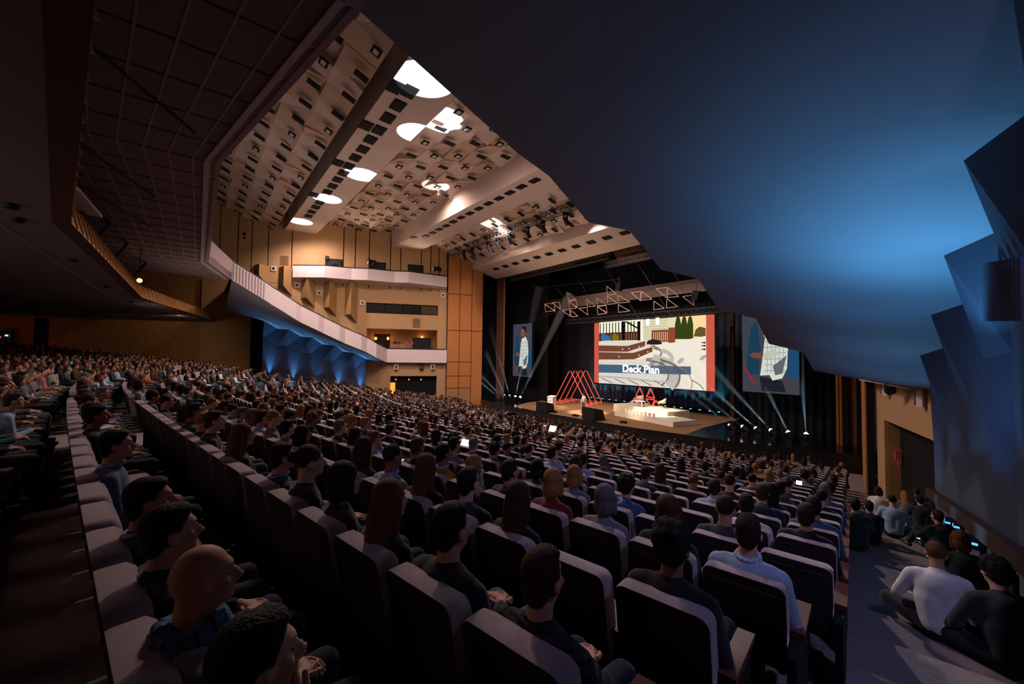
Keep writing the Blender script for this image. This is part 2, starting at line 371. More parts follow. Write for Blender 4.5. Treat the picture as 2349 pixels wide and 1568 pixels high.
    fo = [p for p in outer if 2.0 < p[1] < 14.6]; qx_, qz_ = np.polyfit([p[1] for p in fo], [p[0] for p in fo], 1), np.polyfit([p[1] for p in fo], [p[2] for p in fo], 1)
    YY = sorted({*Ys, *np.arange(2.0, 22.4, .35)})
    V = []
    for y in YY:
        I, O = np.array(interp(ins, y)), np.array(interp(outer, y)); k_ = min(1.0, max(0.0, (16.3 - y) / 1.8))
        SI = np.array([np.polyval(px_, y), y, np.polyval(pz_, y)]) * k_ + I * (1 - k_); SO = np.array([np.polyval(qx_, y), y, np.polyval(qz_, y)]) * k_ + O * (1 - k_)
        for k in range(NS + 1):
            t = k / NS; V.append(tuple(SI * (1 - t) + SO * t + (I - SI) * (1 - t) ** 7 + (O - SO) * t ** 7))
    w_ = NS + 1
    sb.add(V, [(a * w_ + k, (a + 1) * w_ + k, (a + 1) * w_ + k + 1, a * w_ + k + 1) for a in range(len(YY) - 1) for k in range(NS)], 0, True)
    if s > 0:   # soffit goes on over the camera to the rear
        sb.quad((15.68, 2, 10.81), interp(outer, 2.0), (27, -6, 10.81), (15.68, -6, 10.81))
        sb.quad(interp(outer, 2.0), (sg * 25.0, 0.5, 9.6), (27, -6, 10.81), (27, -6, 10.81))
    wing = struct(sb.obj('balcony_' + nm, M_SOFFIT), 'side balcony sloping down towards the stage')
    fb = MB(); rb = MB()
    for a, b2 in zip(ins[:-1], ins[1:]):
        h0 = h1 = 1.45
        fb.quad(a, b2, (b2[0], b2[1], b2[2] + h1), (a[0], a[1], a[2] + h0))
        ox = sg * 0.25
        fb.quad((a[0], a[1], a[2] + h0), (b2[0], b2[1], b2[2] + h1), (b2[0] + ox, b2[1], b2[2] + h1), (a[0] + ox, a[1], a[2] + h0))
        rb.tube((a[0] + ox, a[1], a[2] + h0 + .07), (b2[0] + ox, b2[1], b2[2] + h1 + .07), 0.07, n=6)
    fb.obj('fascia', M_WHITE, wing); rb.obj('handrail', M_BLACK, wing)
    if s < 0:
        pb = MB(); A_, B_ = np.array(ins[0]), np.array(ins[1])
        for k in range(11):
            c_ = A_ + (B_ - A_) * (k + .5) / 12; pb.hexa([tuple(c_ + np.array(q_)) for q_ in ((0, -.03, .05), (0, .03, .05), (.035, .03, .05), (.035, -.03, .05), (0, -.03, 1.4), (0, .03, 1.4), (.035, .03, 1.4), (.035, -.03, 1.4))])
        stuff(pb.obj('fascia_slat', M_LIP, wing))
    db = MB()     # balcony deck
    for a, b2 in zip(Ys[:-1], Ys[1:]):
        i0, i1, o0, o1 = interp(ins, a), interp(ins, b2), interp(outer, a), interp(outer, b2)
        db.quad((i0[0], i0[1], i0[2] + .45), (i1[0], i1[1], i1[2] + .45), (o1[0] + sg * 2.6, o1[1], i1[2] + .45), (o0[0] + sg * 2.6, o0[1], i0[2] + .45))
    db.obj('deck', M_SEATFLOOR, wing)
    return wl, wing, bay
M_PANE_D = mat('dark_glass', '#120e0c', 0.35, spec=0.12); M_PANE_W = mat('warm_glass', '#4a3822', 0.35, spec=0.12)
wall_l, wing_l, bay_l = side(-1)
wall_r, wing_r, bay_r = side(1)
# uplights of the bays
for s in (-1, 1):
    for i in range(5):
        if s > 0 and i == 4: continue
        N, T = N_PTS[i], T_PTS[i]; mx, my = (N[0] + T[0] + .4) / 2, (N[1] + T[1]) / 2
        x = s * (mx - (0.2 if s < 0 else .35)); y = my; z = floor_z(x, y) + 0.25
        o = empty('wall_uplight', (x, y, z - 0.25))
        order = ['first', 'second', 'third', 'fourth', 'fifth'][i]
        tag(o, f'small blue floor uplight at the foot of the {"far" if s < 0 else "near"} blue wall, {order} from the stage', 'light')
        b = MB(); b.tube((0, 0, 0), (0, 0, 0.16), 0.09, 0.11, 12); b.obj('housing', M_BLACK, o)
        b = MB(); b.tube((0, 0, 0.16), (0, 0, 0.17), 0.085, n=12); b.obj('lens', emis('uplight_lens', (0.3, 0.7, 1.0), 6.0), o)
        k = 1.0 if s < 0 else [.6, .6, .7, 1.0, .25][i]
        if s < 0: spot('bay_uplight', (x, y, z + 0.05), (s * (mx - .02), y, z + 3), L_BLUE * k * 1.3, 30, 1.0, BLUE, 0.04)
        spot('bay_uplight_wide', (x - s * .25, y + .1, z + 0.05), (s * (mx - .75), y + .1, z + 4.5), L_BLUE * (.4 if s < 0 else .35 * k), 62, 1.0, BLUE, 0.05)
spot('soffit_uplight', (21.4, 8.1, 4.9), (21.3, 8.15, 7.1), 240, 125, 1.0, (0.13, 0.57, 1.0), 0.0)
spot('soffit_uplight_wide', (21.3, 8.4, 2.4), (20.9, 8.4, 7.1), 230, 95, 1.0, (0.03, 0.42, 1.0), 0.0)

# ------------------------------------------------------------------ left wall details
for i, (x0, x1, y0, y1) in enumerate([(582.5, 618, 608, 640), (639, 672, 613, 668), (691, 724, 640, 695), (743, 774, 640, 722), (792, 822, 640, 742)]):
    ua, z1 = wuv(x0, y0); ub, _ = wuv(x1, y0); _, z0 = wuv(x0, (y0 + y1) / 2 + (y1 - y0) * 0.3)
    um = ua * 0.45 + ub * 0.55; b = MB()
    P = [wpt(ua, z0, 0.0), wpt(um, z0, 1.0), wpt(ub, z0 - 0.9, 0.02), wpt(ua, z1, 0.0), wpt(um, z1 if i < 2 else z1 + .4, 1.0), wpt(ub, z1, 0.02)]
    b.add(P, [(0, 1, 4, 3), (1, 2, 5, 4), (0, 2, 1), (3, 4, 5), (0, 3, 5, 2)])
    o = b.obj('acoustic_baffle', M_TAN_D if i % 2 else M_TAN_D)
    tag(o, f'brown wedge-shaped acoustic baffle on the tan wall, {["first", "second", "third", "fourth", "fifth"][i]} from the rear balcony', 'baffle')
for i, (x, y, w, h, lab) in enumerate([(561, 541, 14, 18, 'square loudspeaker panel with two black drivers high on tan wall'), (653, 597, 14, 18, 'brown square vent grille on tan wall beside upper gallery'),
        (955, 740, 12, 16, 'brown vent grille on tan wall between windows and box')]):
    u, z = wuv(x, y); b = MB(); wbox(b, u - .42, u + .42, z - .5, z + .5, 0.02, 0.07); o = b.obj('wall_grille', M_TAN_D if i else M_TAN)
    tag(o, lab, 'vent' if i else 'speaker')
    d = MB()
    if i == 0:
        for dz, r in ((.18, .16), (-.22, .12)):
            c0 = wpt(u, z + dz, .07); c1 = wpt(u, z + dz, .09); d.tube(c0, c1, r, n=12)
        d.obj('driver', M_BLACK, o)
    else:
        for k in range(7): wbox(d, u - .36, u + .36, z - .42 + k * .13, z - .37 + k * .13, .07, .085)
        d.obj('slats', M_SEATFLOOR, o)
for i, (x, y) in enumerate([(628, 616), (682, 654), (733, 672), (832, 694), (1016, 677)]):
    u, z = wuv(x, y); b = MB(); wbox(b, u - .22, u + .22, z - .25, z + .25, 0.0, 0.12); o = b.obj('wall_speaker', M_PLASTIC)
    tag(o, f'small white square wall speaker on the tan wall, {["first", "second", "third", "fourth", "fifth"][i]} from the rear balcony', 'speaker')
    b = MB(); wbox(b, u - .14, u + .14, z - .16, z + .16, 0.12, 0.13); b.obj('grille', M_STEEL, o)
# upper gallery
gpts = [(671, 640, 612.6), (744, 638, 611), (806, 645, 616.5), (843, 648, 619.6), (904, 654, 629), (937, 653.5, 628), (1025, 662, 638.5)]
offs = [0.6, 1.6, 1.25, 1.6, 1.1, 1.5, 0.5]
gu = []
for (x, yb, yt), of in zip(gpts, offs):
    u, zb = wuv(x, yb, of); _, zt = wuv(x, yt, of); gu.append((u, 12.98, 14.18, of))
gu[-1] = (gu[-1][0], 12.9, 14.1, gu[-1][3])
fb = MB(); sb = MB(); rb = MB()
for (u0, a0, b0, o0), (u1, a1, b1, o1) in zip(gu[:-1], gu[1:]):
    fb.quad(wpt(u0, a0, o0), wpt(u1, a1, o1), wpt(u1, b1, o1), wpt(u0, b0, o0)); fb.quad(wpt(u0, b0, o0), wpt(u1, b1, o1), wpt(u1, b1, o1 - .2), wpt(u0, b0, o0 - .2))
    sb.quad(wpt(u0, a0, o0), wpt(u1, a1, o1), wpt(u1, a1 - .25, 0), wpt(u0, a0 - .25, 0)); rb.tube(wpt(u0, b0 + .06, o0 - .1), wpt(u1, b1 + .06, o1 - .1), .07, n=6)
    sb.quad(wpt(u0, a0 + .3, o0), wpt(u1, a1 + .3, o1), wpt(u1, a1 + .3, 0), wpt(u0, a0 + .3, 0))
for k in (0, -1):
    u, a, bz, o = gu[k]; fb.quad(wpt(u, a, 0), wpt(u, a, o), wpt(u, bz, o), wpt(u, bz, 0))
gal = struct(fb.obj('balcony_upper', M_WHITE), 'white upper gallery with a zigzag front on the far wall'); sb.obj('soffit', M_CEIL2, gal); rb.obj('handrail', M_BLACK, gal)
for i, (x, y0, y1) in enumerate([(766, 593, 612), (866, 603, 622), (953, 608, 628)]):
    u, _ = wuv(x, y1); b = MB(); wbox(b, u - .85, u + .85, 14.18, 15.3, 0.02, 0.1)
    o = b.obj('gallery_booth', M_JOINT); tag(o, f'dark doorway panel behind the upper gallery rail, {["nearest the rear balcony", "middle of three", "nearest the stage"][i]}', 'door')
    b = MB(); wbox(b, u - .75, u + .75, 14.2, 15.2, 0.10, 0.12); b.obj('panel', M_BLACK, o)
for i, (x, y) in enumerate([(751, 596), (847, 602), (858, 605), (996, 619), (1007, 620)]):
    u, z = wuv(x, y, 1.0); c = Vector(wpt(u, z, 1.0)); o = empty('flood_lamp', c - Vector((0, 0, z - 14.25)))
    tag(o, f'black floodlight on a stand at the upper gallery rail, {["first", "second", "third", "fourth", "fifth"][i]} from the rear balcony', 'lamp')
    b = MB(); b.tube((0, 0, 0), (0, 0, z - 14.25), .03, n=6); b.obj('stand', M_BLACK, o)
    b = MB(); b.box((0, 0, z - 14.1), (.5, .35, .4), M=Matrix.Rotation(0.5, 3, 'Y')); b.obj('lamp_head', M_BLACK, o)
# box interior: door, wall lamps, cabinet, pink music stands
u0, z1 = wuv(859, 763.5, -1.7); u1, _ = wuv(895, 765, -1.7)
b = MB(); wbox(b, min(u0, u1), max(u0, u1), 5.7, 7.45, -1.8, -1.74); o = struct(b.obj('door_1', M_JOINT), 'dark double door at the back of the balcony box')
b = MB(); um = (u0 + u1) / 2; wbox(b, um - .02, um + .02, 5.7, 7.4, -1.74, -1.72); b.obj('door_gap', M_SEATWOOD, o)
for i, (x, y) in enumerate([(862, 776), (890, 776), (968, 774)]):
    u, z = wuv(x, y, -1.6); c = wpt(u, z, -1.6); o = empty('wall_lamp', c)
    tag(o, ['orange wall lamp beside the dark box door, rear side', 'orange wall lamp beside the dark box door, stage side', 'orange lamp glowing above the dark cabinet in the box'][i], 'lamp')
    b = MB(); b.tube((0, 0, -.14), (0, 0, .14), .09, .11, 10); b.obj('shade', emis('lamp_orange', (1.0, 0.30, 0.06), 9.0), o)
    b = MB(); b.box((0, 0, -.2), (.08, .08, .12)); b.obj('bracket', M_BLACK, o)
    l = bpy.data.lights.new('box_lamp', 'POINT'); l.energy = 9; l.color = (1, .45, .15); l.shadow_soft_size = .1; lo = bpy.data.objects.new('box_lamp', l); COL.objects.link(lo); lo.location = Vector(wpt(u, z + .05, -1.2))
u, _ = wuv(967, 790, -1.2); b = MB(); wbox(b, u - 1.0, u + 1.0, 5.7, 7.1, -1.6, -1.0); o = b.obj('cabinet', M_JOINT); tag(o, 'dark cabinet inside the balcony box near the stage', 'cabinet')
b = MB(); wbox(b, u - .9, u + .9, 5.75, 7.0, -1.0, -.98); b.obj('door_front', M_BLACK, o)
for i, (x, c) in enumerate([(906, '#2a2024'), (915, '#5a2a4a'), (932, '#b0408a'), (947, '#b0408a')]):
    u, _ = wuv(x, 783, -1.0); o = empty('music_stand', wpt(u, 5.7, -1.0)); tag(o, f'{"dark" if i == 0 else "purple" if i == 1 else "pink"} music stand in the balcony box, {["first", "second", "third", "fourth"][i]} from the door', 'stand')
    b = MB(); b.tube((0, 0, 0), (0, 0, .7), .015, n=5); b.obj('post', M_STEEL, o)
    b = MB(); b.box((0, 0, .78), (.04, .42, .26)); b.obj('desk', mat('stand_' + c[1:], c, .6), o)
# orange lit door and red lamps in the lower niche
b = MB(); u, _ = wuv(900, 890, -.4); wbox(b, u - .3, u + .3, -.6, 2.0, -.45, -.4); o = struct(b.obj('door_2', emis('lit_doorway', (1.0, 0.27, 0.05), 1.6)), 'narrow orange lit doorway at the edge of the dark niche')
for i, x in enumerate((908, 938, 966)):
    u, z = wuv(x, 870, -.3); b = MB(); b.ball(wpt(u, z, -.35), .08, 8, 6); o = b.obj('ceiling_lamp', emis('lamp_red', (1.0, .12, .08), 4.0)); tag(o, f'tiny red lamp under the top of the dark niche, {["first", "second", "third"][i]} from the lit doorway', 'lamp')
    b = MB(); b.tube(wpt(u, z + .08, -.35), wpt(u, 2.75, -.35), .02, n=5); b.obj('stem', M_BLACK, o)
# sound boxes under the box
for i, x in enumerate((909, 967, 993)):
    u, z = wuv(x, 841, .2); b = MB(); wbox(b, u - .22, u + .22, z - .28, z + .28, 0.0, .3); o = b.obj('wall_box', M_PLASTIC if i != 1 else M_BLACK); tag(o, ['white speaker box under the balcony box, above the niche edge', 'dark projector lamp on the wall under the balcony box', 'white speaker box under the balcony box, nearest the stage'][i], 'speaker')
    b = MB(); wbox(b, u - .15, u + .15, z - .2, z + .2, .3, .32); b.obj('grille', M_STEEL, o)
# rails on the bay walls
for s in (-1, 1):
    b = MB()
    if s < 0: a = np.array([-24.1, 3.9, 3.50]); c = np.array([-20.4, 13.6, 1.35])
    else: a = np.array([22.75, 4.6, 3.36]); c = np.array([21.05, 13.6, 1.94])
    d = c - a; b.prism([a, a + np.array([0, 0, .2]), a + np.array([-s * .12, 0, .2]), a + np.array([-s * .12, 0, 0])], d)
    o = struct(b.obj('trim_' + ('1' if s < 0 else '2'), mat('rail_wood', '#33201a', .6)), 'dark wooden handrail along the blue wall')
    pb = MB()
    for k in (range(9) if s < 0 else ()):
        p = a + d * k / 8; pb.tube((p[0] - s * .06, p[1], p[2]), (p[0] - s * .06, p[1], p[2] - .9), .03, n=5)
    if s < 0: stuff(pb.obj('post', M_BLACK, o))
# grab rails on the left wing
for k in range(9):
    t = k / 8; y = 3.4 + 11.0 * t; x = -float(np.interp(y, [p[1] for p in WING], [p[0] for p in WING])) - 0.9; z = float(np.interp(y, [p[1] for p in WING], [p[2] for p in WING])) + 1.45
    b = MB(); b.path([(x, y, z - .9), (x, y, z + .32), (x - .7, y, z + .32), (x - .7, y, z - .9)], .03, 5)
    b.obj('grab_rail', M_STEEL, wing_l)

# ------------------------------------------------------------------ ceiling of the hall
XL, XR = -29.0, 19.0
def sec_mesh(mb, s, x0=XL, x1=XR, th=0.15, mi=0):
    (a, b), (c, d) = s
    mb.hexa([(x0, a, b), (x1, a, b), (x1, c, d), (x0, c, d), (x0, a, b + th), (x1, a, b + th), (x1, c, d + th), (x0, c, d + th)], mi)
def sec_pt(s, x, t, drop=0.0):
    (a, b), (c, d) = s; return Vector((x, a + (c - a) * t, b + (d - b) * t - drop))
def sec_rot(s):
    (a, b), (c, d) = s; return Euler((math.atan2(d - b, c - a), 0, 0))
S1E = ((-3.6, 22.18), (6.1, 18.14))
def ceiling_section(name, s, label, cells=None, slots=None, seed=1):
    mb = MB(); sec_mesh(mb, s); c = struct(mb.obj(name, M_CEIL), label)
    (a, b), (cc, d) = s; ln = math.hypot(cc - a, d - b); r = random.Random(seed)
    if cells:
        nx_, ny_, x0, x1 = cells; dx = (x1 - x0) / nx_; dy = ln / ny_
        protos = []
        for k in range(4):
            dp = [(0.04, 0.42, 0.04, 0.04), (0.04, 0.04, 0.34, 0.04), (0.28, 0.04, 0.04, 0.04), (0.04, 0.04, 0.04, 0.38)][k]
            m = MB(); P = [(-dx / 2, -dy / 2), (dx / 2, -dy / 2), (dx / 2, dy / 2), (-dx / 2, dy / 2)]
            V = [(x, y, 0) for x, y in P] + [(x, y, -h) for (x, y), h in zip(P, dp)]
            top = [(4, 6, 5), (4, 7, 6)] if k in (0, 3) else [(4, 7, 5), (5, 7, 6)]
            m.add(V, [(0, 1, 2, 3)] + top + [(0, 4, 5, 1), (1, 5, 6, 2), (2, 6, 7, 3), (3, 7, 4, 0)]); protos.append(m.mesh('ceiling_panel', M_CEIL2 if k % 2 else M_CEIL))
        for i in range(nx_):
            for j in range(ny_):
                if (i + j) % 2 and r.random() < 0.25: continue
                o = link('ceiling_panel', protos[(i * 2 + j * 3 + r.randrange(2)) % 4], c); t = (j + 0.5) / ny_
                o.location = sec_pt(s, x0 + (i + .5) * dx, t); o.rotation_euler = sec_rot(s)
    if slots:
        m = MB(); m.box((0, 0, -.03), (.36, .66, .06)); m1 = m.mesh('ceiling_slot', M_SLOT)
        m = MB(); m.box((0, 0, -.03), (.5, .42, .06), 0); m.box((0, 0, -.065), (.3, .22, .02), 1); m2 = m.mesh('ceiling_speaker', [M_SLOT, M_CEIL2])
        for (x, t, kind) in slots(r):
            o = link('ceiling_slot' if kind == 0 else 'ceiling_speaker', m1 if kind == 0 else m2, c); o.location = sec_pt(s, x, t, 0.36); o.rotation_euler = sec_rot(s)
    return c
def slots1(r):
    out = []
    for j in range(7):
        for i in range(21):
            x = -25.5 + i * 1.95 + (j % 2) * 0.95; out.append((x, 0.08 + j * 0.145, 1 if (i + j * 2) % 4 == 0 else 0))
    return out
def slots3(r):
    out = []
    for j in range(5):
        for i in range(18):
            x = -22 + i * 2.1 + (j % 2) * 1.0; out.append((x, 0.08 + j * 0.2, 1 if (i + j) % 2 == 0 else 0))
    return out
def slots4(r):
    out = []
    for j in range(4):
        for i in range(16):
            x = -17 + i * 1.9 + (j % 2) * 0.95; out.append((x, 0.12 + j * 0.23, 1 if (i + 2 * j) % 4 == 0 else 0))
    return out
ceil1 = ceiling_section('ceiling_rear', S1E, 'faceted plaster ceiling above the rear rows', (26, 7, -27.5, 12), slots1, 3)
ceil3 = ceiling_section('ceiling_middle', S3, 'faceted plaster ceiling between the vent band and the deep beam', (22, 5, -24, 16), slots3, 4)
ceil4 = ceiling_section('ceiling_front', S4, 'faceted plaster ceiling above the front truss', (18, 4, -18.5, 14), slots4, 5)
# slot between rear section and vent band, vent band, deep beam, stage beam
b = MB(); b.hexa([(XL, 6.1, 18.14), (XR, 6.1, 18.14), (XR, 6.1, 18.3), (XL, 6.1, 18.3), (XL, 6.1, 20), (XR, 6.1, 20), (XR, 6.15, 20), (XL, 6.15, 20)])
b.box(((XL + XR) / 2, 6.45, 20.0), (XR - XL, 0.9, 0.1)); struct(b.obj('ceiling_slot_channel', M_BROWN), 'dark slot running across the ceiling')
b = MB(); b.hexa([(XL, 6.84, 18.01), (XR, 6.84, 18.01), (XR, 9.67, 17.87), (XL, 9.67, 17.87), (XL, 6.84, 19.9), (XR, 6.84, 19.9), (XR, 10.63, 19.11), (XL, 10.63, 19.11)])
band = struct(b.obj('ceiling_vent_band', M_CEIL2), 'smooth ceiling band with a row of black vents')
m = MB(); m.box((0, 0, -.03), (.92, .62, .06), 0)
for k in range(5): m.box((0, -.2 + k * .1, -.07), (.8, .03, .03), 1)
m_vent = m.mesh('vent', [M_SLOT, M_BLACK])
for x, y in [(1195, 520), (1280, 548), (1210, 630), (1150, 705), (1020, 750), (1097, 778), (1045, 835), (1000, 893), (955, 943), (850, 973), (915, 993), (882, 1035), (848, 1075), (818, 1113), (787, 1148), (705, 1165), (740, 1213), (717, 1240), (693, 1268), (673, 1293)]:
    p = onsec(450 + x * .3826, y * .3826, P2); o = link('vent', m_vent, band); o.location = Vector(p); o.rotation_euler = sec_rot(P2)
b = MB(); b.hexa([(XL, 16.78, 17.04), (XR, 16.78, 17.04), (XR, 19.87, 17.09), (XL, 19.87, 17.09), (XL, 16.74, 19.2), (XR, 16.74, 19.2), (XR, 20.81, 17.9), (XL, 20.81, 17.9)])
beam1 = struct(b.obj('ceiling_beam', M_CEIL2), 'deep plaster beam across the ceiling with a row of vents')
m = MB(); m.box((0, 0, -.03), (.78, .5, .06), 0); m.box((0, 0, -.065), (.6, .34, .02), 1); m_v2 = m.mesh('vent', [M_SLOT, M_BLACK])
for x, y in [(2030, 1080), (1950, 1117), (1880, 1153), (1815, 1187), (1752, 1218), (1695, 1248), (1640, 1277), (1588, 1302), (1542, 1327), (1498, 1352), (1457, 1373), (1417, 1394), (1377, 1413), (1303, 1422)]:
    p = onsec(450 + x * .3826, y * .3826, B1); o = link('vent', m_v2, beam1); o.location = Vector(p)
BY, BZ = 25.6, 16.3
b = MB(); b.hexa([(-17.6, 25.3, 15.35), (17.6, 25.3, 15.35), (17.6, 29.0, 14.6), (-17.6, 29.0, 14.6), (-17.6, 25.25, 17.5), (17.6, 25.25, 17.5), (17.6, 29.0, 17.5), (-17.6, 29.0, 17.5)])
beam2 = struct(b.obj('ceiling_beam_stage', M_CEIL2), 'plaster beam over the front of the stage')
for k in range(16):
    o = link('vent', m_v2, beam2); o.location = Vector((-14.5 + k * 1.75, 26.6, 15.06)); o.rotation_euler = (math.atan2(-.75, 3.7), 0, 0)

# ------------------------------------------------------------------ rear balcony soffit with joint strips, lower rear ceiling
ZR = 10.81
J, Mv = np.array([15.68, 2.0]), np.array([7.5, 0.42])
front = [J, Mv, np.array([-9.4, 0.45]), np.array([-15.68, 2.0])]
def off_line(d):           # the front edge moved back by d
    return [np.array([p[0], p[1] - d * (1.0 if abs(p[0]) < 10 else 1.15)]) for p in front]
back = 6.5
sb = MB(); f0, f1 = off_line(0), off_line(back)
for a, b2, c, d in zip(f0[:-1], f0[1:], f1[1:], f1[:-1]):
    sb.hexa([(a[0], a[1], ZR + .04), (b2[0], b2[1], ZR + .04), (c[0], c[1], ZR + .04), (d[0], d[1], ZR + .04), (a[0], a[1], ZR + .5), (b2[0], b2[1], ZR + .5), (c[0], c[1], ZR + .5), (d[0], d[1], ZR + .5)])
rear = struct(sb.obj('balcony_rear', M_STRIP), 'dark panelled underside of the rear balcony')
fb = MB()
for a, b2 in zip(front[:-1], front[1:]):
    n = np.array([-(b2 - a)[1], (b2 - a)[0]]); n = n / np.linalg.norm(n); n = -n if n[1] < 0 else n; i = -n * 0.42
    fb.hexa([(a[0] + i[0], a[1] + i[1], ZR - .06), (b2[0] + i[0], b2[1] + i[1], ZR - .06), (b2[0], b2[1], ZR + .1), (a[0], a[1], ZR + .1), (a[0] + i[0], a[1] + i[1], ZR + 1.5), (b2[0] + i[0], b2[1] + i[1], ZR + 1.5), (b2[0], b2[1], ZR + 1.5), (a[0], a[1], ZR + 1.5)])
fb.obj('fascia_lip', M_LIP, rear)
dl = [0.13, 0.67, 1.21, 1.75, 2.28, 2.82, 3.4, 4.0, 4.6, 5.2, 5.8]
for k in range(len(dl) - 1):
    la, lb = off_line(dl[k] + .02), off_line(dl[k + 1] - .02)
    for seg in range(3):
        n_t = [6, 13, 5][seg]
        for t in range(n_t):
            w = lambda L, q: L[seg] * (1 - q) + L[seg + 1] * q
            g = .012 / 1.0; q0, q1 = t / n_t + g * .5 / 1, (t + 1) / n_t - g * .5
            a, b2, c, d = w(la, q0), w(la, q1), w(lb, q1), w(lb, q0)
            m = MB(); m.hexa([(a[0], a[1], ZR), (b2[0], b2[1], ZR), (c[0], c[1], ZR), (d[0], d[1], ZR), (a[0], a[1], ZR + .05), (b2[0], b2[1], ZR + .05), (c[0], c[1], ZR + .05), (d[0], d[1], ZR + .05)])
            m.obj('ceiling_tile', M_REAR, rear)
for k, d_ in enumerate(dl):
    L_ = off_line(d_); m = MB()
    for a, b2 in zip(L_[:-1], L_[1:]): m.hexa([(a[0], a[1] - .022, ZR - .012), (b2[0], b2[1] - .022, ZR - .012), (b2[0], b2[1] + .022, ZR - .012), (a[0], a[1] + .022, ZR - .012), (a[0], a[1] - .022, ZR + .03), (b2[0], b2[1] - .022, ZR + .03), (b2[0], b2[1] + .022, ZR + .03), (a[0], a[1] + .022, ZR + .03)])
    m.obj('joint_strip', M_STRIP, rear)
# wires hanging below the soffit
for i, (a, c) in enumerate([((140, 50), (447, 305)), ((140, 300), (355, 452)), ((185, 425), (345, 520))]):
    p, q = atz(*a, ZR - .04), atz(*c, ZR - .04); b = MB(); b.tube(p, q, .03, n=5); o = b.obj('conduit', M_BLACK); tag(o, f'thin black conduit under the rear balcony, {["longest, nearest the hall", "middle of three", "shortest, lowest"][i]}', 'conduit')
# lower rear ceiling
ZL = 8.1
low = [np.array([20.4, -0.56]), np.array([8.6, -2.72]), np.array([-7.9, -2.77]), np.array([-19.6, -0.2]), np.array([-27.0, 1.0])]
mid = [(-7.9, -4.0)]
lb = MB()
for a, b2 in zip(low[:-1], low[1:]):
    lb.hexa([(a[0], a[1], ZL), (b2[0], b2[1], ZL), (b2[0] * 1.05, -22, ZL - .35), (a[0] * 1.05, -22, ZL - .35), (a[0], a[1], ZL + .2), (b2[0], b2[1], ZL + .2), (b2[0] * 1.05, -22, ZL - .15), (a[0] * 1.05, -22, ZL - .15)])
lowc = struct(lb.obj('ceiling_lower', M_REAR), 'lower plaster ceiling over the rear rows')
fb = MB(); sl = MB(); tr = MB()
for a, b2 in zip(low[:-1], low[1:]):
    d = b2 - a; L = np.linalg.norm(d); d = d / L; n = np.array([-d[1], d[0]]); n = n if n[1] > 0 else -n
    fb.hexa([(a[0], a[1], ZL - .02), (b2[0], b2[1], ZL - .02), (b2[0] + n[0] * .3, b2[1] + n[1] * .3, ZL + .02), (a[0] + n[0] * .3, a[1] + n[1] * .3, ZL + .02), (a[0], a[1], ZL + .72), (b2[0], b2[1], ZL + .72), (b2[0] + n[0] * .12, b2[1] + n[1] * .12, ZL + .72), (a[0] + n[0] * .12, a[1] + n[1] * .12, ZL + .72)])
    k = int(L / 0.62)
    for i in range(k + 1):
        p = a + d * i * L / k + n * .3; sl.hexa([(p[0] - d[0] * .02, p[1] - d[1] * .02, ZL + .03), (p[0] + d[0] * .02, p[1] + d[1] * .02, ZL + .03), (p[0] + d[0] * .02 + n[0] * .04, p[1] + d[1] * .02 + n[1] * .04, ZL + .03), (p[0] - d[0] * .02 + n[0] * .04, p[1] - d[1] * .02 + n[1] * .04, ZL + .03)] +
            [(q_[0] - n[0] * .17, q_[1] - n[1] * .17, ZL + .72) for q_ in [(p[0] - d[0] * .02, p[1] - d[1] * .02), (p[0] + d[0] * .02, p[1] + d[1] * .02), (p[0] + d[0] * .02 + n[0] * .04, p[1] + d[1] * .02 + n[1] * .04), (p[0] - d[0] * .02 + n[0] * .04, p[1] - d[1] * .02 + n[1] * .04)]])
    for dd, wd in ((1.0, .04), (1.05, .0)):
        a1, b1 = a - n * dd, b2 - n * dd; tr.tube((a1[0], a1[1], ZL - .015), (b1[0], b1[1], ZL - .015), .03, n=5)

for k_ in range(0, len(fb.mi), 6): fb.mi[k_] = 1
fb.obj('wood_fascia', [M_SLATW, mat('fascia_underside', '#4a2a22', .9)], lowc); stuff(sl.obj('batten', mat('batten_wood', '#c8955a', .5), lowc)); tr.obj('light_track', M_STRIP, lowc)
for i, (x, y) in enumerate([(169, 597), (246, 657), (300, 692), (378, 717), (26, 472), (42, 504)]):
    p = atz(x, y, ZL - .05); b = MB(); b.tube((p[0], p[1], p[2] + .05), (p[0], p[1], p[2] - .06), .13, .1, 10); b.obj('downlight', M_BLACK, lowc)
# technical gap: pale duct panel, braces and ducts
b = MB()
pts = [atz(x, y, 9.6) for x, y in ((122, 438), (158, 418), (182, 440), (235, 500), (190, 490), (140, 470))]
b.prism(pts, (0, 0, .1)); o = b.obj('air_duct', M_WHITE); tag(o, 'pale trapezoid duct panel inside the dark gap above the wood fascia', 'panel')
b = MB(); pts = [atz(x, y, 9.9) for x, y in ((122, 398), (150, 380), (176, 420), (164, 425))]
b.prism(pts, (0, 0, .1)); o2 = b.obj('air_duct', mat('duct_yellow', '#7a5a30', .8)); tag(o2, 'yellowish plate in the dark gap beside the pale duct panel', 'panel')
for i in range(6):
    x0, y0 = 168 + i * 42, 420 + i * 45; p, q = atz(x0, y0, 10.85), atz(x0 - 32, y0 + 40, 9.0); b = MB(); b.tube(p, q, .07, n=6); o = b.obj('duct_brace', M_BLACK); tag(o, f'black slanting brace in the gap above the wood fascia, {["first", "second", "third", "fourth", "fifth", "sixth"][i]} from the top', 'brace')
b = MB(); p = atz(320, 643, 9.0); b.ball(p, .12, 8, 6); o = b.obj('gap_lamp', emis('lamp_orange', (1.0, 0.30, 0.06), 9.0)); tag(o, 'small orange lamp glowing in the dark gap above the wood fascia', 'lamp')
b2_ = MB(); b2_.tube(p, (p[0], p[1], ZR + .1), .02, n=5); b2_.obj('stem', M_BLACK, o)
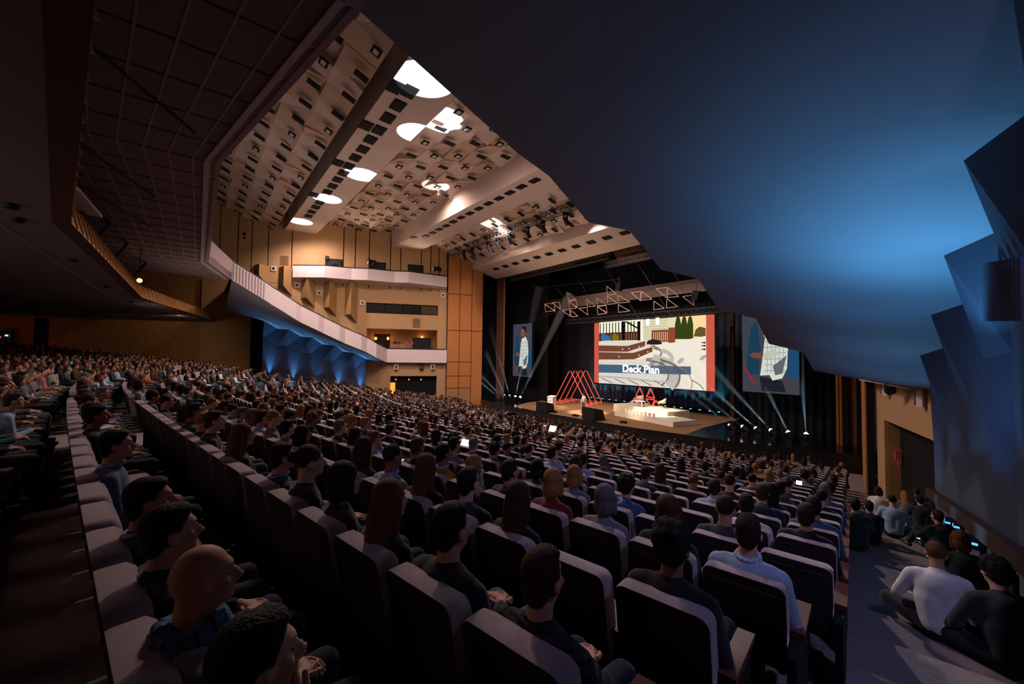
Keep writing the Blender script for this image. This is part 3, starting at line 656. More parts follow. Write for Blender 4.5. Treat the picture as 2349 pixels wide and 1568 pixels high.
b = MB(); b.box((-5, -9.5, 11.3), (60, 9, .2)); struct(b.obj('ceiling_void', M_JOINT), 'dark void above the rear ceiling')
b = MB(); b.box((-5, -6.6, 9.9), (60, .2, 3.0)); struct(b.obj('wall_void', M_JOINT), 'dark back of the technical gap')
# rear slatted wall
b = MB(); wbox(b, 24.0, 42, -1.2, 13.0, 0.05, 0.12); rw = struct(b.obj('wall_rear_side', M_SLATW), 'slatted wooden wall behind the rear rows')
b = MB(); ns = 120
for i in range(ns): wbox(b, 24.05 + i * .15, 24.05 + i * .15 + .1, -1.2, 8.6, 0.12, 0.17)
stuff(b.obj('slat', M_SLATW, rw))
b = MB(); wbox(b, 19.0, 24.0, -1.2, 12.4, 0.02, 0.35); struct(b.obj('wall_rear_panel', M_TAN_D), 'plain brown wall between slats and blue bays')
b = MB(); u0, _ = wuv(112, 750, .2); u1, _ = wuv(78, 750, .2); wbox(b, u0, u1, 2.0, 8.0, .18, .2); struct(b.obj('door_3', M_CLOTH), 'dark doorway in the slatted rear wall')
u, _ = wuv(12, 760, 1.2); o = empty('equipment_rack', wpt(u, 3.6, 1.2)); tag(o, 'dark equipment rack with coloured indicator lights at the far rear wall', 'rack')
b = MB()
for dx, dy in ((-.5, -.4), (.5, -.4), (.5, .4), (-.5, .4)): b.tube((dx, dy, 0), (dx, dy, 3.2), .04, n=6)
b.box((0, 0, 3.2), (1.1, .9, .06)); b.box((0, 0, 1.6), (1.1, .9, .06)); b.obj('frame', M_STEEL, o)
b = MB(); b.box((0, 0, 2.4), (.9, .7, 1.3)); b.obj('body', M_BLACK, o)
for c, y, z in (((1, .1, .1), -.2, 2.6), ((.2, .6, 1), .2, 2.75), ((.1, 1, .2), 0, 1.9)):
    b = MB(); b.box((.5, y, z), (.08, .14, .1)); b.obj('indicator', emis('led%d' % int(c[0] * 10), c, 6.0), o)

# ------------------------------------------------------------------ stage
edge = [(-17.6, 26.6), (-11, 25.5), (-5, 25.05), (0, 25.0), (5, 25.2), (11, 26.3), (17.2, 28.2)]
b = MB(); top = [(x, y, 0) for x, y in edge] + [(19, 40, 0), (-19.5, 40, 0)]
b.poly(list(reversed(top)) if False else top); 
for (x0, y0), (x1, y1) in zip(edge[:-1], edge[1:]): b.quad((x0, y0, -1.1), (x1, y1, -1.1), (x1, y1, 0), (x0, y0, 0))
stage = struct(b.obj('stage_floor', M_GLOSS), 'black stage platform with a curved front')
b = MB(); b.prism([(-9.6, 25.6, .001), (-5, 25.15, .001), (0, 25.1, .001), (5, 25.3, .001), (8.4, 25.9, .001), (7.8, 29.5, .001), (7.4, 37, .001), (-13, 37, .001), (-11.5, 29, .001)], (0, 0, .02)); b.obj('stage_carpet', M_STAGE, stage)
# back and side drapes
def drape(name, x0, x1, y, z0, z1, m, parent=None, amp=.12, per=.5):
    b = MB(); n = max(8, int(abs(x1 - x0) / per * 6)); V = []
    for i in range(n + 1):
        x = x0 + (x1 - x0) * i / n; dy = amp * math.sin(2 * PI * x / per + 0.7 * math.sin(x * 1.7)); V += [(x, y + dy, z0), (x, y + dy, z1)]
    b.add(V, [(2 * i, 2 * i + 2, 2 * i + 3, 2 * i + 1) for i in range(n)], 0, True); return b.obj(name, m, parent)
tag(drape('stage_curtain', -19, 19, 38.6, 0, 16, mat('back_drape', '#3a3d46', .9), None, .14, .6), 'dark pleated curtain along the back of the stage', 'curtain')
tag(drape('stage_curtain', -19.5, -11.0, 31.5, 0, 16, M_CLOTH), 'black drape behind the far portrait screen', 'curtain')
tag(drape('stage_curtain', 10.4, 18.5, 31.5, 0, 16, M_CLOTH), 'black drape behind the near portrait screen', 'curtain')
tag(drape('stage_curtain', -17.6, -15.9, 29.0, 0, 15, M_BROWN, None, .16, .42), 'gathered brown house curtain at the far end of the stage', 'curtain')
tag(drape('stage_curtain', -16.0, -15.75, 28.9, 4, 14, M_GOLD, None, .05, .12), 'narrow gold edge of the far house curtain', 'curtain')
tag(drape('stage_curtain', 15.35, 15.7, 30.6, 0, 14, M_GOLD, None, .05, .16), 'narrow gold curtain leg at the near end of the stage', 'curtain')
tag(drape('stage_curtain', 15.8, 17.8, 31.0, 0, 15, M_BROWN, None, .16, .42), 'gathered brown house curtain at the near end of the stage', 'curtain')
b = MB(); b.box((-15.55, 36.2, 5.2), (2.5, .3, 10.4)); tag(b.obj('scenery_flat', M_BROWN), 'flat brown masking flat between the far screen and the red frames', 'flat')
b = MB(); b.box((7.05, 36.2, 6.0), (.3, .3, 12)); tag(b.obj('scenery_flat', M_BROWN), 'slim brown upright to the near side of the main screen', 'flat')
b = MB(); b.box((0, 36.0, 11.8), (36, .3, 1.2)); tag(b.obj('stage_border', M_CEIL2), 'pale horizontal beam above the main screen behind triangle frames', 'beam')
b = MB(); b.box((0, 33, 17.6), (40, 14, .2)); b.box((0, 40.1, 8), (42, .2, 19)); b.box((-19.8, 34, 8), (.2, 13, 19)); b.box((19.3, 34, 8), (.2, 12, 19)); struct(b.obj('wall_stage_back', M_CLOTH), 'black shell of the stage house')

# main screen: frame, picture
YM = 34.07
tl, br = atY(1362, 741.3, YM), atY(1639, 896.8, YM); tr_, bl = atY(1637, 719.6, YM), atY(1361.5, 877.3, YM)
SX0, SX1 = (tl[0] + bl[0]) / 2, (tr_[0] + br[0]) / 2; SZ1, SZ0 = (tl[2] + tr_[2]) / 2, (bl[2] + br[2]) / 2
scr = empty('projection_screen', ((SX0 + SX1) / 2, YM + .1, 0)); tag(scr, 'large projection screen showing a deck and the words Deck Plan', 'screen')
b = MB(); w, h = SX1 - SX0, SZ1 - SZ0; zc = (SZ0 + SZ1) / 2
b.box((0, .06, zc), (w + .3, .1, h + .3)); b.obj('frame', M_BLACK, scr)
LAY = [0]
def sp(px, py): # pixel of the zoomed slide -> local point in the screen
    p = atY(1150 + px * .3193, 680 + py * .3193, YM); return p[0] - (SX0 + SX1) / 2, p[2]
def flat(name, pts, m, parent, conv=True, layer=None):
    LAY[0] += 1; y = -0.0 - 0.0012 * (LAY[0] if layer is None else layer); b = MB(); P = [(x, y, z) for x, z in (([sp(*q) for q in pts]) if conv else pts)]
    b.poly(P); o = b.obj(name, m, parent); return o
def rect(name, x0, x1, z0, z1, m, parent): return flat(name, [(x0, z0), (x1, z0), (x1, z1), (x0, z1)], m, parent, False)
SE = 0.92
ce = lambda n, c, s=SE: emis('slide_' + n, c, s)
rect('slide_red_bars', -w / 2, w / 2, SZ0, SZ1, ce('red', '#d8604c', .8), scr)
rect('slide_photo', sp(700, 300)[0], sp(1467, 300)[0], SZ0, SZ1, ce('snow', '#efe6d6'), scr)
rect('slide_siding', sp(1000, 300)[0], sp(1260, 300)[0], sp(1100, 330)[1], SZ1, ce('siding', '#d9d3ae', 1.0), scr)
for k in range(9):
    z = sp(1100, 165 + k * 17)[1]; rect('slide_siding_line', sp(1015, 300)[0], sp(1190, 300)[0], z, z + .05, ce('sidline', '#a9a78c', .9), scr)
rect('slide_window', sp(1035, 300)[0], sp(1062, 300)[0], sp(1050, 205)[1], sp(1050, 160)[1], ce('win', '#e8efe8', 1.2), scr)
rect('slide_window', sp(1105, 300)[0], sp(1132, 300)[0], sp(1120, 200)[1], sp(1120, 150)[1], ce('win', '#e8efe8', 1.2), scr)
rect('slide_house', sp(701, 300)[0], sp(1015, 300)[0], sp(800, 320)[1], sp(800, 178)[1], ce('house', '#e6e2cc', 1.1), scr)
for k in range(12): x = sp(705 + k * 22, 200)[0]; rect('slide_door_bar', x, x + .12, sp(800, 262)[1], sp(800, 186)[1], ce('bar', '#3c3a30', .4), scr)
rect('slide_rail', sp(701, 300)[0], sp(990, 300)[0], sp(800, 318)[1], sp(800, 258)[1], ce('rail', '#5b2f20', .6), scr)
for k in range(14): x = sp(722 + k * 19, 280)[0]; rect('slide_rail_gap', x, x + .1, sp(800, 312)[1], sp(800, 268)[1], ce('gap', '#a07050', .7), scr)
for x in (862, 975): rect('slide_post', sp(x, 250)[0], sp(x + 22, 250)[0], sp(x, 318)[1], sp(x, 178)[1], ce('post', '#221b18', .4), scr)
flat('slide_stair_rail', [(880, 178), (905, 178), (985, 225), (985, 236)], ce('post', '#221b18', .4), scr)
flat('slide_person', [(715, 315), (712, 285), (722, 262), (735, 262), (742, 275), (775, 285), (778, 315)], ce('man', '#2f6ea8', .9), scr)
flat('slide_bush', [(795, 310), (793, 280), (815, 262), (835, 278), (838, 310)], ce('bush', '#7a7a20', .8), scr)
rect('slide_trees', sp(1245, 300)[0], sp(1466, 300)[0], sp(1350, 300)[1], SZ1, ce('glow', '#e8c890', 1.1), scr)
for x in (1268, 1312, 1355): flat('slide_cypress', [(x - 22, 305), (x - 22, 200), (x - 12, 150), (x, 136), (x + 12, 150), (x + 22, 200), (x + 22, 305)], ce('tree', '#3f4a1c', .7), scr)
flat('slide_tree', [(1380, 285), (1395, 235), (1425, 215), (1466, 225), (1466, 290)], ce('tree2', '#6a5a30', .8), scr)
flat('slide_snow_hill', [(1245, 330), (1380, 298), (1467, 282), (1467, 360), (1245, 360)], ce('hill', '#e4d4bc', 1.1), scr)
rect('slide_rail', sp(1078, 300)[0], sp(1246, 300)[0], sp(1150, 325)[1], sp(1150, 238)[1], ce('rail2', '#8a4a30', .9), scr)
for k in range(9): x = sp(1090 + k * 14, 280)[0]; rect('slide_rail_gap', x, x + .08, sp(1100, 318)[1], sp(1100, 256)[1], ce('gap2', '#d8b48c', .9), scr)
rect('slide_post', sp(1200, 250)[0], sp(1247, 250)[0], sp(1210, 332)[1], sp(1210, 222)[1], ce('post2', '#94482c', .9), scr)
flat('slide_shrub', [(1040, 345), (1050, 315), (1090, 305), (1140, 315), (1160, 345)], ce('shrub', '#3a2c24', .5), scr)
flat('slide_snow', [(700, 470), (1080, 350), (1467, 300), (1467, 665), (700, 620)], ce('snow', '#efe6d6'), scr)
flat('slide_step', [(700, 452), (950, 452), (1085, 395), (1085, 352), (1040, 342), (700, 352)], ce('step', '#7a4a34', .8), scr)
flat('slide_step_top', [(700, 398), (945, 404), (1085, 360), (1060, 342), (1000, 345), (700, 380)], ce('steptop', '#cfc4b4', 1.1), scr)
flat('slide_step', [(700, 394), (905, 396), (1030, 355), (1035, 322), (980, 318), (700, 345)], ce('step', '#7a4a34', .8), scr)
flat('slide_step_top', [(700, 350), (905, 354), (1036, 318), (960, 312), (740, 316), (700, 322)], ce('steptop', '#cfc4b4', 1.1), scr)
for x, y in ((870, 377), (918, 374), (988, 360), (846, 431), (988, 421), (1052, 397)): flat('slide_step_light', [(x - 5, y), (x, y + 5), (x + 5, y), (x, y - 5)], ce('win', '#e8efe8', 1.2), scr)
def ribbon(pts, wid, m, nm):
    if len(pts) > 2:
        P_ = [np.array(p, float) for p in pts]; P_ = [2 * P_[0] - P_[1]] + P_ + [2 * P_[-1] - P_[-2]]; pts = []
        for k in range(1, len(P_) - 2):
            for u in np.linspace(0, 1, 6, endpoint=k == len(P_) - 3):
                a, b_, c, d = P_[k - 1], P_[k], P_[k + 1], P_[k + 2]; pts.append(tuple(.5 * (2 * b_ + (c - a) * u + (2 * a - 5 * b_ + 4 * c - d) * u * u + (3 * b_ - a - 3 * c + d) * u ** 3)))
    L, R = [], []
    for i, p in enumerate(pts):
        a = np.array(pts[max(0, i - 1)], float); c = np.array(pts[min(len(pts) - 1, i + 1)], float); d = _n(c - a); n = np.array([-d[1], d[0]]) * wid / 2; L.append(tuple(np.array(p) + n)); R.append(tuple(np.array(p) - n))
    LAY[0] += 1; y = -.0012 * LAY[0]; V = [(sp(*p)[0], y, sp(*p)[1]) for p in L + R]; n = len(pts); b = MB(); b.add(V, [(i, i + 1, n + i + 1, n + i) for i in range(n - 1)]); return b.obj(nm, m, scr)
ribbon([(1085, 352), (1130, 375), (1150, 405), (1120, 440), (1040, 448)], 14, ce('edge', '#8a7a6a', 1.0), 'slide_deck_curve')
ribbon([(1090, 370), (1180, 400), (1215, 440), (1200, 475)], 10, ce('edge', '#8a7a6a', 1.0), 'slide_deck_curve')
flat('slide_deck', [(700, 455), (1040, 448), (1150, 480), (1240, 530), (1290, 600), (1280, 655), (700, 620)], ce('deck', '#dcd5cc'), scr)
ribbon([(1085, 452), (1195, 485), (1240, 540), (1240, 600), (1200, 646)], 80, ce('band', '#c0bab4'), 'slide_deck_band')
ribbon([(1150, 385), (1200, 405), (1225, 440), (1215, 478)], 30, ce('band', '#c0bab4'), 'slide_deck_band')
flat('slide_banner', [(700, 486), (1362, 502), (1362, 560), (700, 545)], ce('banner', '#48607a', .9), scr)
ribbon([(1040, 455), (1150, 480), (1195, 530), (1195, 590), (1150, 640)], 9, ce('groove', '#6a5a50', .8), 'slide_deck_curve')
ribbon([(1140, 450), (1240, 490), (1280, 550), (1275, 610), (1250, 652)], 11, ce('groove', '#6a5a50', .8), 'slide_deck_curve')
ribbon([(1215, 470), (1330, 540), (1370, 610), (1362, 662)], 6, ce('edge', '#8a7a6a', 1.0), 'slide_deck_curve')
ribbon([(1370, 600), (1420, 630), (1455, 667)], 6, ce('groove', '#6a5a50', .8), 'slide_deck_curve')
ribbon([(700, 572), (900, 585), (1100, 608), (1190, 612)], 12, ce('plank', '#b5aca4', 1.0), 'slide_deck_curve')
for k in range(5): x = 720 + k * 95; ribbon([(x, 585 + k * 5), (x + 75, 618 + k * 7)], 5, ce('groove', '#6a5a50', .8), 'slide_plank_joint')
for y in (330, 352, 378): flat('slide_snow_shadow', [(1430, y), (1467, y - 6), (1467, y + 8)], ce('shrub', '#3a2c24', .5), scr)
def text(name, body, x, z, size, m, parent, y=None, bold=0.0, rx=PI / 2, rz=0.0, ext=0.0):
    c = bpy.data.curves.new(name, 'FONT'); c.body = body; c.size = size; c.align_x = 'CENTER'; c.align_y = 'CENTER'; c.offset = bold; c.extrude = ext; c.resolution_u = 3
    c.materials.append(m); o = bpy.data.objects.new('tmp', c); COL.objects.link(o); me = bpy.data.meshes.new_from_object(o.evaluated_get(bpy.context.evaluated_depsgraph_get())); bpy.data.objects.remove(o); o = link(name, me, parent); o.location = (x, -.0012 * (LAY[0] + 3) if y is None else y, z); o.rotation_euler = (rx, 0, rz); return o
cx_, cz_ = sp(998, 523)
text('slide_lettering', 'Deck Plan', cx_, cz_, 1.02, ce('text', '#fbf6ee', 1.3), scr, bold=0.032)
# slab serifs of the heading
for lx0, lx1 in ((-2.36, -2.1), (.5, .76)):
    for dz in (-.34, .31): rect('slide_serif', cx_ + lx0 * .62 - .1, cx_ + lx1 * .62, cz_ + dz, cz_ + dz + .07, ce('text', '#fbf6ee', 1.3), scr)

# portrait side screens
def side_screen(px, ztop, label, head_dz):
    YS = 29.6; x0, x1 = atY(px[0], px[2], YS)[0], atY(px[1], px[3], YS)[0]; z0 = atY(px[0], px[2], YS)[2]; hw = (x1 - x0) / 2; z1 = z0 + (x1 - x0) * 16 / 9
    o = empty('portrait_screen', ((x0 + x1) / 2, YS, 0)); tag(o, label, 'screen')
    b = MB(); b.box((0, .06, (z0 + z1) / 2), (x1 - x0 + .12, .1, z1 - z0 + .12)); b.obj('frame', M_BLACK, o)
    H = z1 - z0; X = lambda u: -hw + 2 * hw * u; Z = lambda v: z0 + H * v
    def fl(nm, uv, c, st):
        LAY[0] += 1; b = MB(); b.poly([(X(u), -.0012 * LAY[0], Z(v)) for u, v in uv]); return b.obj(nm, emis('side_' + c[1:] + str(st), c, st), o)
    fl('picture_background', [(0, 0), (1, 0), (1, 1), (0, 1)], '#4e5260', .55)
    fl('picture_floor', [(0, 0), (1, 0), (1, .16), (0, .22)], '#54505a', .55)
    fl('picture_blue_light', [(.08, .2), (.3, .2), (.34, .5), (.28, .8), (.16, .75), (.1, .45)], '#24506f', .5)
    fl('picture_blue_light', [(.78, .18), (1, .16), (1, .5), (.9, .6), (.8, .4)], '#2c5f8c', .5)
    fl('picture_red_tube', [(0, .3), (.03, .31), (.24, .1), (.2, .09)], '#b03038', .6)
    fl('picture_trousers', [(.32, .18), (.72, .14), (.78, .02), (.36, .02)], '#2a2c38', .5)
    fl('picture_shirt', [(.33, .19), (.5, .2), (.55, .14), (.72, .17), (.8, .28), (.82, .5), (.78, .66), (.66, .76), (.48, .73), (.42, .6), (.38, .4)], '#d9dccf', .85)
    for k in range(7): fl('picture_check', [(.40 + .02 * (k % 2), .24 + k * .065), (.79, .25 + k * .065), (.79, .262 + k * .065), (.40 + .02 * (k % 2), .252 + k * .065)], '#a8b0b0', .8)
    for k in range(5): fl('picture_check', [(.45 + k * .07, .22), (.465 + k * .07, .22), (.48 + k * .07, .68), (.465 + k * .07, .68)], '#a8b0b0', .8)
    fl('picture_fold', [(.56, .3), (.8, .42), (.72, .22), (.6, .2)], '#6c7274', .7)
    fl('picture_arm', [(.4, .44), (.62, .5), (.64, .42), (.42, .38)], '#c5cabd', .8)
    fl('picture_hand', [(.14, .42), (.2, .45), (.34, .45), (.4, .42), (.36, .38), (.24, .385), (.18, .4)], '#7c4a38', .8)
    fl('picture_neck', [(.48, .72), (.64, .74), (.62, .80), (.5, .79)], '#6a3e30', .7)
    fl('picture_face', [(.46, .77), (.42, .80), (.44, .84), (.43, .87), (.48, .92), (.6, .93), (.66, .88), (.64, .8), (.56, .75)], '#8a5240', .8)
    fl('picture_hair', [(.5, .9), (.5, .93), (.58, .955), (.68, .94), (.71, .88), (.67, .83), (.63, .85), (.62, .9)], '#1c1a1e', .4)
    return o
side_screen((1178.1, 1221.5, 861.4, 864.2), 0, 'portrait screen showing a man in a checked shirt at the far stage end', 0)
side_screen((1705.9, 1836.2, 896.5, 904.1), 0, 'portrait screen partly hidden by the balcony at the near stage end', 0)

# lectern, speaker, monitors, platform, chairs, table
lect = empty('lectern', atz(1265.5, 936, .02), 0.15); tag(lect, 'white boxy lectern with a small red emblem on the stage', 'lectern')
b = MB(); b.hexa([(-.3, -.25, 0), (.3, -.25, 0), (.3, .25, 0), (-.3, .25, 0), (-.34, -.28, 1.12), (.34, -.28, 1.12), (.34, .28, 1.2), (-.34, .28, 1.2)]); b.obj('body', M_PLASTIC, lect)
b = MB(); b.hexa([(-.37, -.31, 1.12), (.37, -.31, 1.12), (.37, .31, 1.2), (-.37, .31, 1.2), (-.37, -.31, 1.16), (.37, -.31, 1.16), (.37, .31, 1.24), (-.37, .31, 1.24)]); b.obj('top', M_PLASTIC, lect)
b = MB()
for dx in (-.09, .03): b.add([(dx - .05, -.285, .74), (dx + .03, -.285, .86), (dx + .05, -.285, .86), (dx - .02, -.285, .74)], [(0, 1, 2, 3)]); b.add([(dx + .03, -.286, .86), (dx + .09, -.286, .74), (dx + .06, -.286, .74), (dx + .02, -.286, .83)], [(0, 1, 2, 3)])
b.obj('emblem', mat('emblem_red', '#b04038', .6), lect)
plat = empty('stage_platform', (0, 0, .02)); tag(plat, 'cream low platform of two stepped slabs holding the chairs', 'platform')
b = MB(); P = [atz(*q, .02) for q in ((1466, 955), (1554, 977.5), (1597, 970.5), (1510, 950))]
lo = [(0.2, 29.0), (6.4, 27.8), (6.9, 30.3), (0.7, 31.5)]; hi = [(-1.6, 31.2), (4.6, 30.1), (5.1, 32.6), (-1.1, 33.7)]
b.prism([(x, y, 0) for x, y in lo], (0, 0, .38)); b.obj('step_slab', M_CREAM, plat)
b = MB(); b.prism([(x, y, 0) for x, y in hi], (0, 0, .72)); b.obj('upper_slab', M_CREAM, plat)
for t in range(9):
    x = 1.2 + t * .42; y = 28.80 - t * .078; b = MB(); b.box((x, y, .58), (.22, .05, .34)); b.box((x + .05, y - .0, .58), (.06, .06, .16)); b.obj('raised_letter', M_CREAM, plat)
def armchair(p, rz, label):
    o = empty('armchair', p, rz); tag(o, label, 'chair')
    b = MB(); b.hexa([(-.26, -.24, .42), (.26, -.24, .42), (.26, .24, .42), (-.26, .24, .42), (-.3, -.28, .5), (.3, -.28, .5), (.3, .28, .5), (-.3, .28, .5)]); b.obj('seat', M_CREAM, o)
    b = MB(); V = []; n = 14
    for i in range(n + 1):
        t = PI * (i / n) * 1.3 - .15 * PI; x, y = .33 * math.cos(t), .33 * math.sin(t); hh = .62 + .28 * max(0, math.sin(t)) ** .8
        V += [(x, -y, .45), (x * 1.08, -y * 1.12, hh), (x * 1.16, -y * 1.2, hh), (x * 1.08, -y * 1.08, .45)]
    fs_ = []
    for i in range(n):
        for k in range(4): fs_.append((4 * i + k, 4 * i + 4 + k, 4 * i + 4 + (k + 1) % 4, 4 * i + (k + 1) % 4))
    b.add(V, fs_, 0, True); b.obj('backrest', M_CREAM, o)
    b = MB(); b.tube((0, 0, .18), (0, 0, .43), .035, n=8); b.obj('post', M_STEEL, o)
    for k in range(4):
        t = PI / 4 + k * PI / 2; b = MB(); b.tube((0, 0, .2), (.32 * math.cos(t), .32 * math.sin(t), .02), .022, .016, n=6); b.obj('leg', M_PLASTIC, o)
armchair((0.6, 32.0, .74), PI * .95, 'white shell armchair behind the small table on the platform'); armchair((2.9, 32.0, .74), PI * .62, 'white shell armchair turned sideways at the platform edge')
t = empty('side_table', (1.15, 31.2, .74)); tag(t, 'small white square side table on the cream platform', 'table')
b = MB(); b.box((0, 0, .5), (1.1, .6, .06)); b.obj('table_top', M_PLASTIC, t)
for dx in (-.48, .48):
    for dy in (-.24, .24): b = MB(); b.box((dx, dy, .235), (.06, .06, .47)); b.obj('leg', M_PLASTIC, t)
def wedge(px, py, rz, label, sc=1.0):
    o = empty('stage_monitor', atz(px, py, .02), rz); tag(o, label, 'speaker'); b = MB(); a = sc
    b.prism([(-.55 * a, -.4 * a, 0), (-.55 * a, .5 * a, 0), (-.55 * a, .3 * a, .62 * a), (-.55 * a, -.35 * a, .75 * a)], (1.1 * a, 0, 0)); b.obj('cabinet', M_BLACK, o)
    b = MB(); b.quad((-.5 * a, .49 * a, .05 * a), (.5 * a, .49 * a, .05 * a), (.5 * a, .315 * a, .57 * a), (-.5 * a, .315 * a, .57 * a)); b.obj('grille', M_STEEL, o)
wedge(1360, 962, -.15, 'black wedge stage monitor at the stage edge in front of the speaker', 1.35); wedge(1250, 944, .1, 'black wedge stage monitor at the stage edge near the lectern', 1.25)
for i, (x, y) in enumerate([(1271, 946), (1320, 954.5), (1430, 970)]):
    o = empty('stage_box', atz(x, y, .02)); tag(o, f'small black connection box on the stage edge, {["nearest the lectern", "in front of the speaker", "before the platform"][i]}', 'box'); b = MB(); b.box((0, 0, .08), (.5, .3, .16)); b.obj('case', M_BLACK, o); b = MB(); b.tube((0, 0, .16), (0, 0, .2), .06, n=8); b.obj('connector', M_STEEL, o)
# steps in front of the stage
for x, y, lab in ((1512, 1001, 'black steps with pale nosings at the centre stage front'), (1194, 943, 'black steps with pale nosings at the far stage front')):
    p = atz(x, y, -.6); o = empty('stage_steps', (p[0], p[1], -1.0)); tag(o, lab, 'steps')
    for k in range(3):
        b = MB(); b.box((0, k * .32, .16 + k * .16), (2.4, .32, .32 + k * .32)); b.obj('step', M_BLACK, o); b = MB(); b.box((0, k * .32 - .15, .33 + k * .32), (2.4, .05, .025)); b.obj('nosing', M_STRIP, o)
# red neon frames
def neon_beam(o, a, b_, r=.034):
    b = MB(); b.tube(a, b_, r, n=8); b.obj('neon_tube', M_NEON, o)
for i in range(4):
    xl, xr = -13.1 + i * .75, -6.9 + i * .35; y = 31.5 + i * 1.3
    o = empty('neon_arch', (0, y, .02)); tag(o, f'large red neon A-shaped frame, {["nearest the lectern", "second in the row", "third in the row", "furthest back"][i]}', 'frame')
    la, lb = atY(1282 - 12 + i * 13, 915 - i * 3.5, y), atY(1348 + i * 11, 930 - i * 2.5, y); ap = (la + lb) / 2; ap[2] = 3.55
    bl_ = Vector((la[0], 0, .08)); br_ = Vector((lb[0], 0, .08)); tp = Vector((ap[0], 0, ap[2]))
    d = Vector((.12, 0, 0)); neon_beam(o, bl_, tp - d); neon_beam(o, br_, tp + d); neon_beam(o, bl_, bl_ + Vector((1.6, 0, 0))); neon_beam(o, br_, br_ - Vector((1.1, 0, 0)))
    b = MB(); b.box((tp[0], 0, tp[2] + .1), (.9, .12, .12)); b.obj('cap_bar', M_BLACK, o)
zoff = {'a': [((1447, 931), (1467.5, 912), (1485, 934)), 'first lower'], }
tris = [((1446.5, 930.5), (1455.5, 911), (1466.5, 933)), ((1458, 908.5), (1467.5, 887.5), (1477, 909.5)), ((1482, 909.5), (1492, 890), (1502.5, 913)), ((1458, 911.5), (1477, 912.5), (1468, 931.5)), ((1481, 914), (1502, 916), (1495, 934)), ((1495, 934), (1505, 917), (1517.5, 937.5))]
for i, tr3 in enumerate(tris):
    y = 36.3; P = [Vector(atY(*q, y)) for q in tr3]; o = empty('neon_triangle', (P[0][0], y, 0)); tag(o, f'small red neon triangle in the stacked cluster behind the chairs, {["lower far corner", "upper far", "upper near", "inverted far", "inverted near", "lower near corner"][i]}', 'frame')
    c = sum(P, Vector()) / 3
    for a, b_ in ((0, 1), (1, 2), (2, 0)):
        pa, pb = P[a] + (c - P[a]) * .06, P[b_] + (c - P[b_]) * .06; b = MB(); b.tube(pa - o.location, pb - o.location, .05, n=8); b.obj('neon_tube', M_NEON, o)
# teal and blue curtain lights
for i, (x, y, teal) in enumerate([(1357, 916, 1), (1371, 917, 0), (1382, 918, 1), (1398, 919, 0), (1413, 922, 1), (1432, 924, 0), (1447, 926, 1), (1465, 928, 0), (1484, 930, 1), (1526, 933, 1), (1547, 935, 0), (1563, 939, 1), (1584, 941, 0), (1605, 942.5, 1), (1628, 946, 0), (1649, 948, 1)]):
    p = atY(x, y, 38.0); p = np.array([p[0], 38.0, 0.1]); o = empty('curtain_uplight', (p[0], p[1], .0)); tag(o, f'{"teal" if teal else "blue"} floor light washing the back curtain, number {["one", "two", "three", "four", "five", "six", "seven", "eight", "nine", "ten", "eleven", "twelve", "thirteen", "fourteen", "fifteen", "sixteen"][i]} from the far side', 'light')
    b = MB(); b.box((0, 0, .1), (.22, .2, .2)); b.obj('housing', M_BLACK, o); col = (.08, .85, .85) if teal else (.08, .35, 1.0)
    b = MB(); b.box((0, 0, .205), (.16, .14, .01)); b.obj('lens', emis('lens_teal' if teal else 'lens_blue', col, 10.0), o)
    spot('curtain_light', (p[0], 38.0, .3), (p[0], 38.5, 2.2), 420 if teal else 330, 40, 1.0, col, .03)
# moving head lamps with beams
beamsL = [((1138, 905.5), (1020, 805)), ((1149, 907), (1085, 840)), ((1159, 908), (1107, 790)), ((1170, 909.5), (1152, 845)), ((1181.5, 911), (1196, 845)), ((1192, 912), (1232, 830))]
beamsR = [((1678, 977), (1600, 915)), ((1708, 980), (1625, 915)), ((1738.5, 984), (1650, 905)), ((1772.5, 989), (1680, 890)), ((1810.5, 994.5), (1745, 865)), ((1849.5, 999), (1838, 850))]
words = ['first', 'second', 'third', 'fourth', 'fifth', 'sixth']
BEAM_ENERGY = 2600
hz = bpy.data.materials.new('stage_haze'); hz.use_nodes = True; nt = hz.node_tree
for n_ in list(nt.nodes): nt.nodes.remove(n_)
vs_ = nt.nodes.new('ShaderNodeVolumeScatter'); vs_.inputs['Color'].default_value = (1, 1, 1, 1); vs_.inputs['Density'].default_value = 0.16; vs_.inputs['Anisotropy'].default_value = 0.1
om = nt.nodes.new('ShaderNodeOutputMaterial'); nt.links.new(vs_.outputs[0], om.inputs['Volume'])
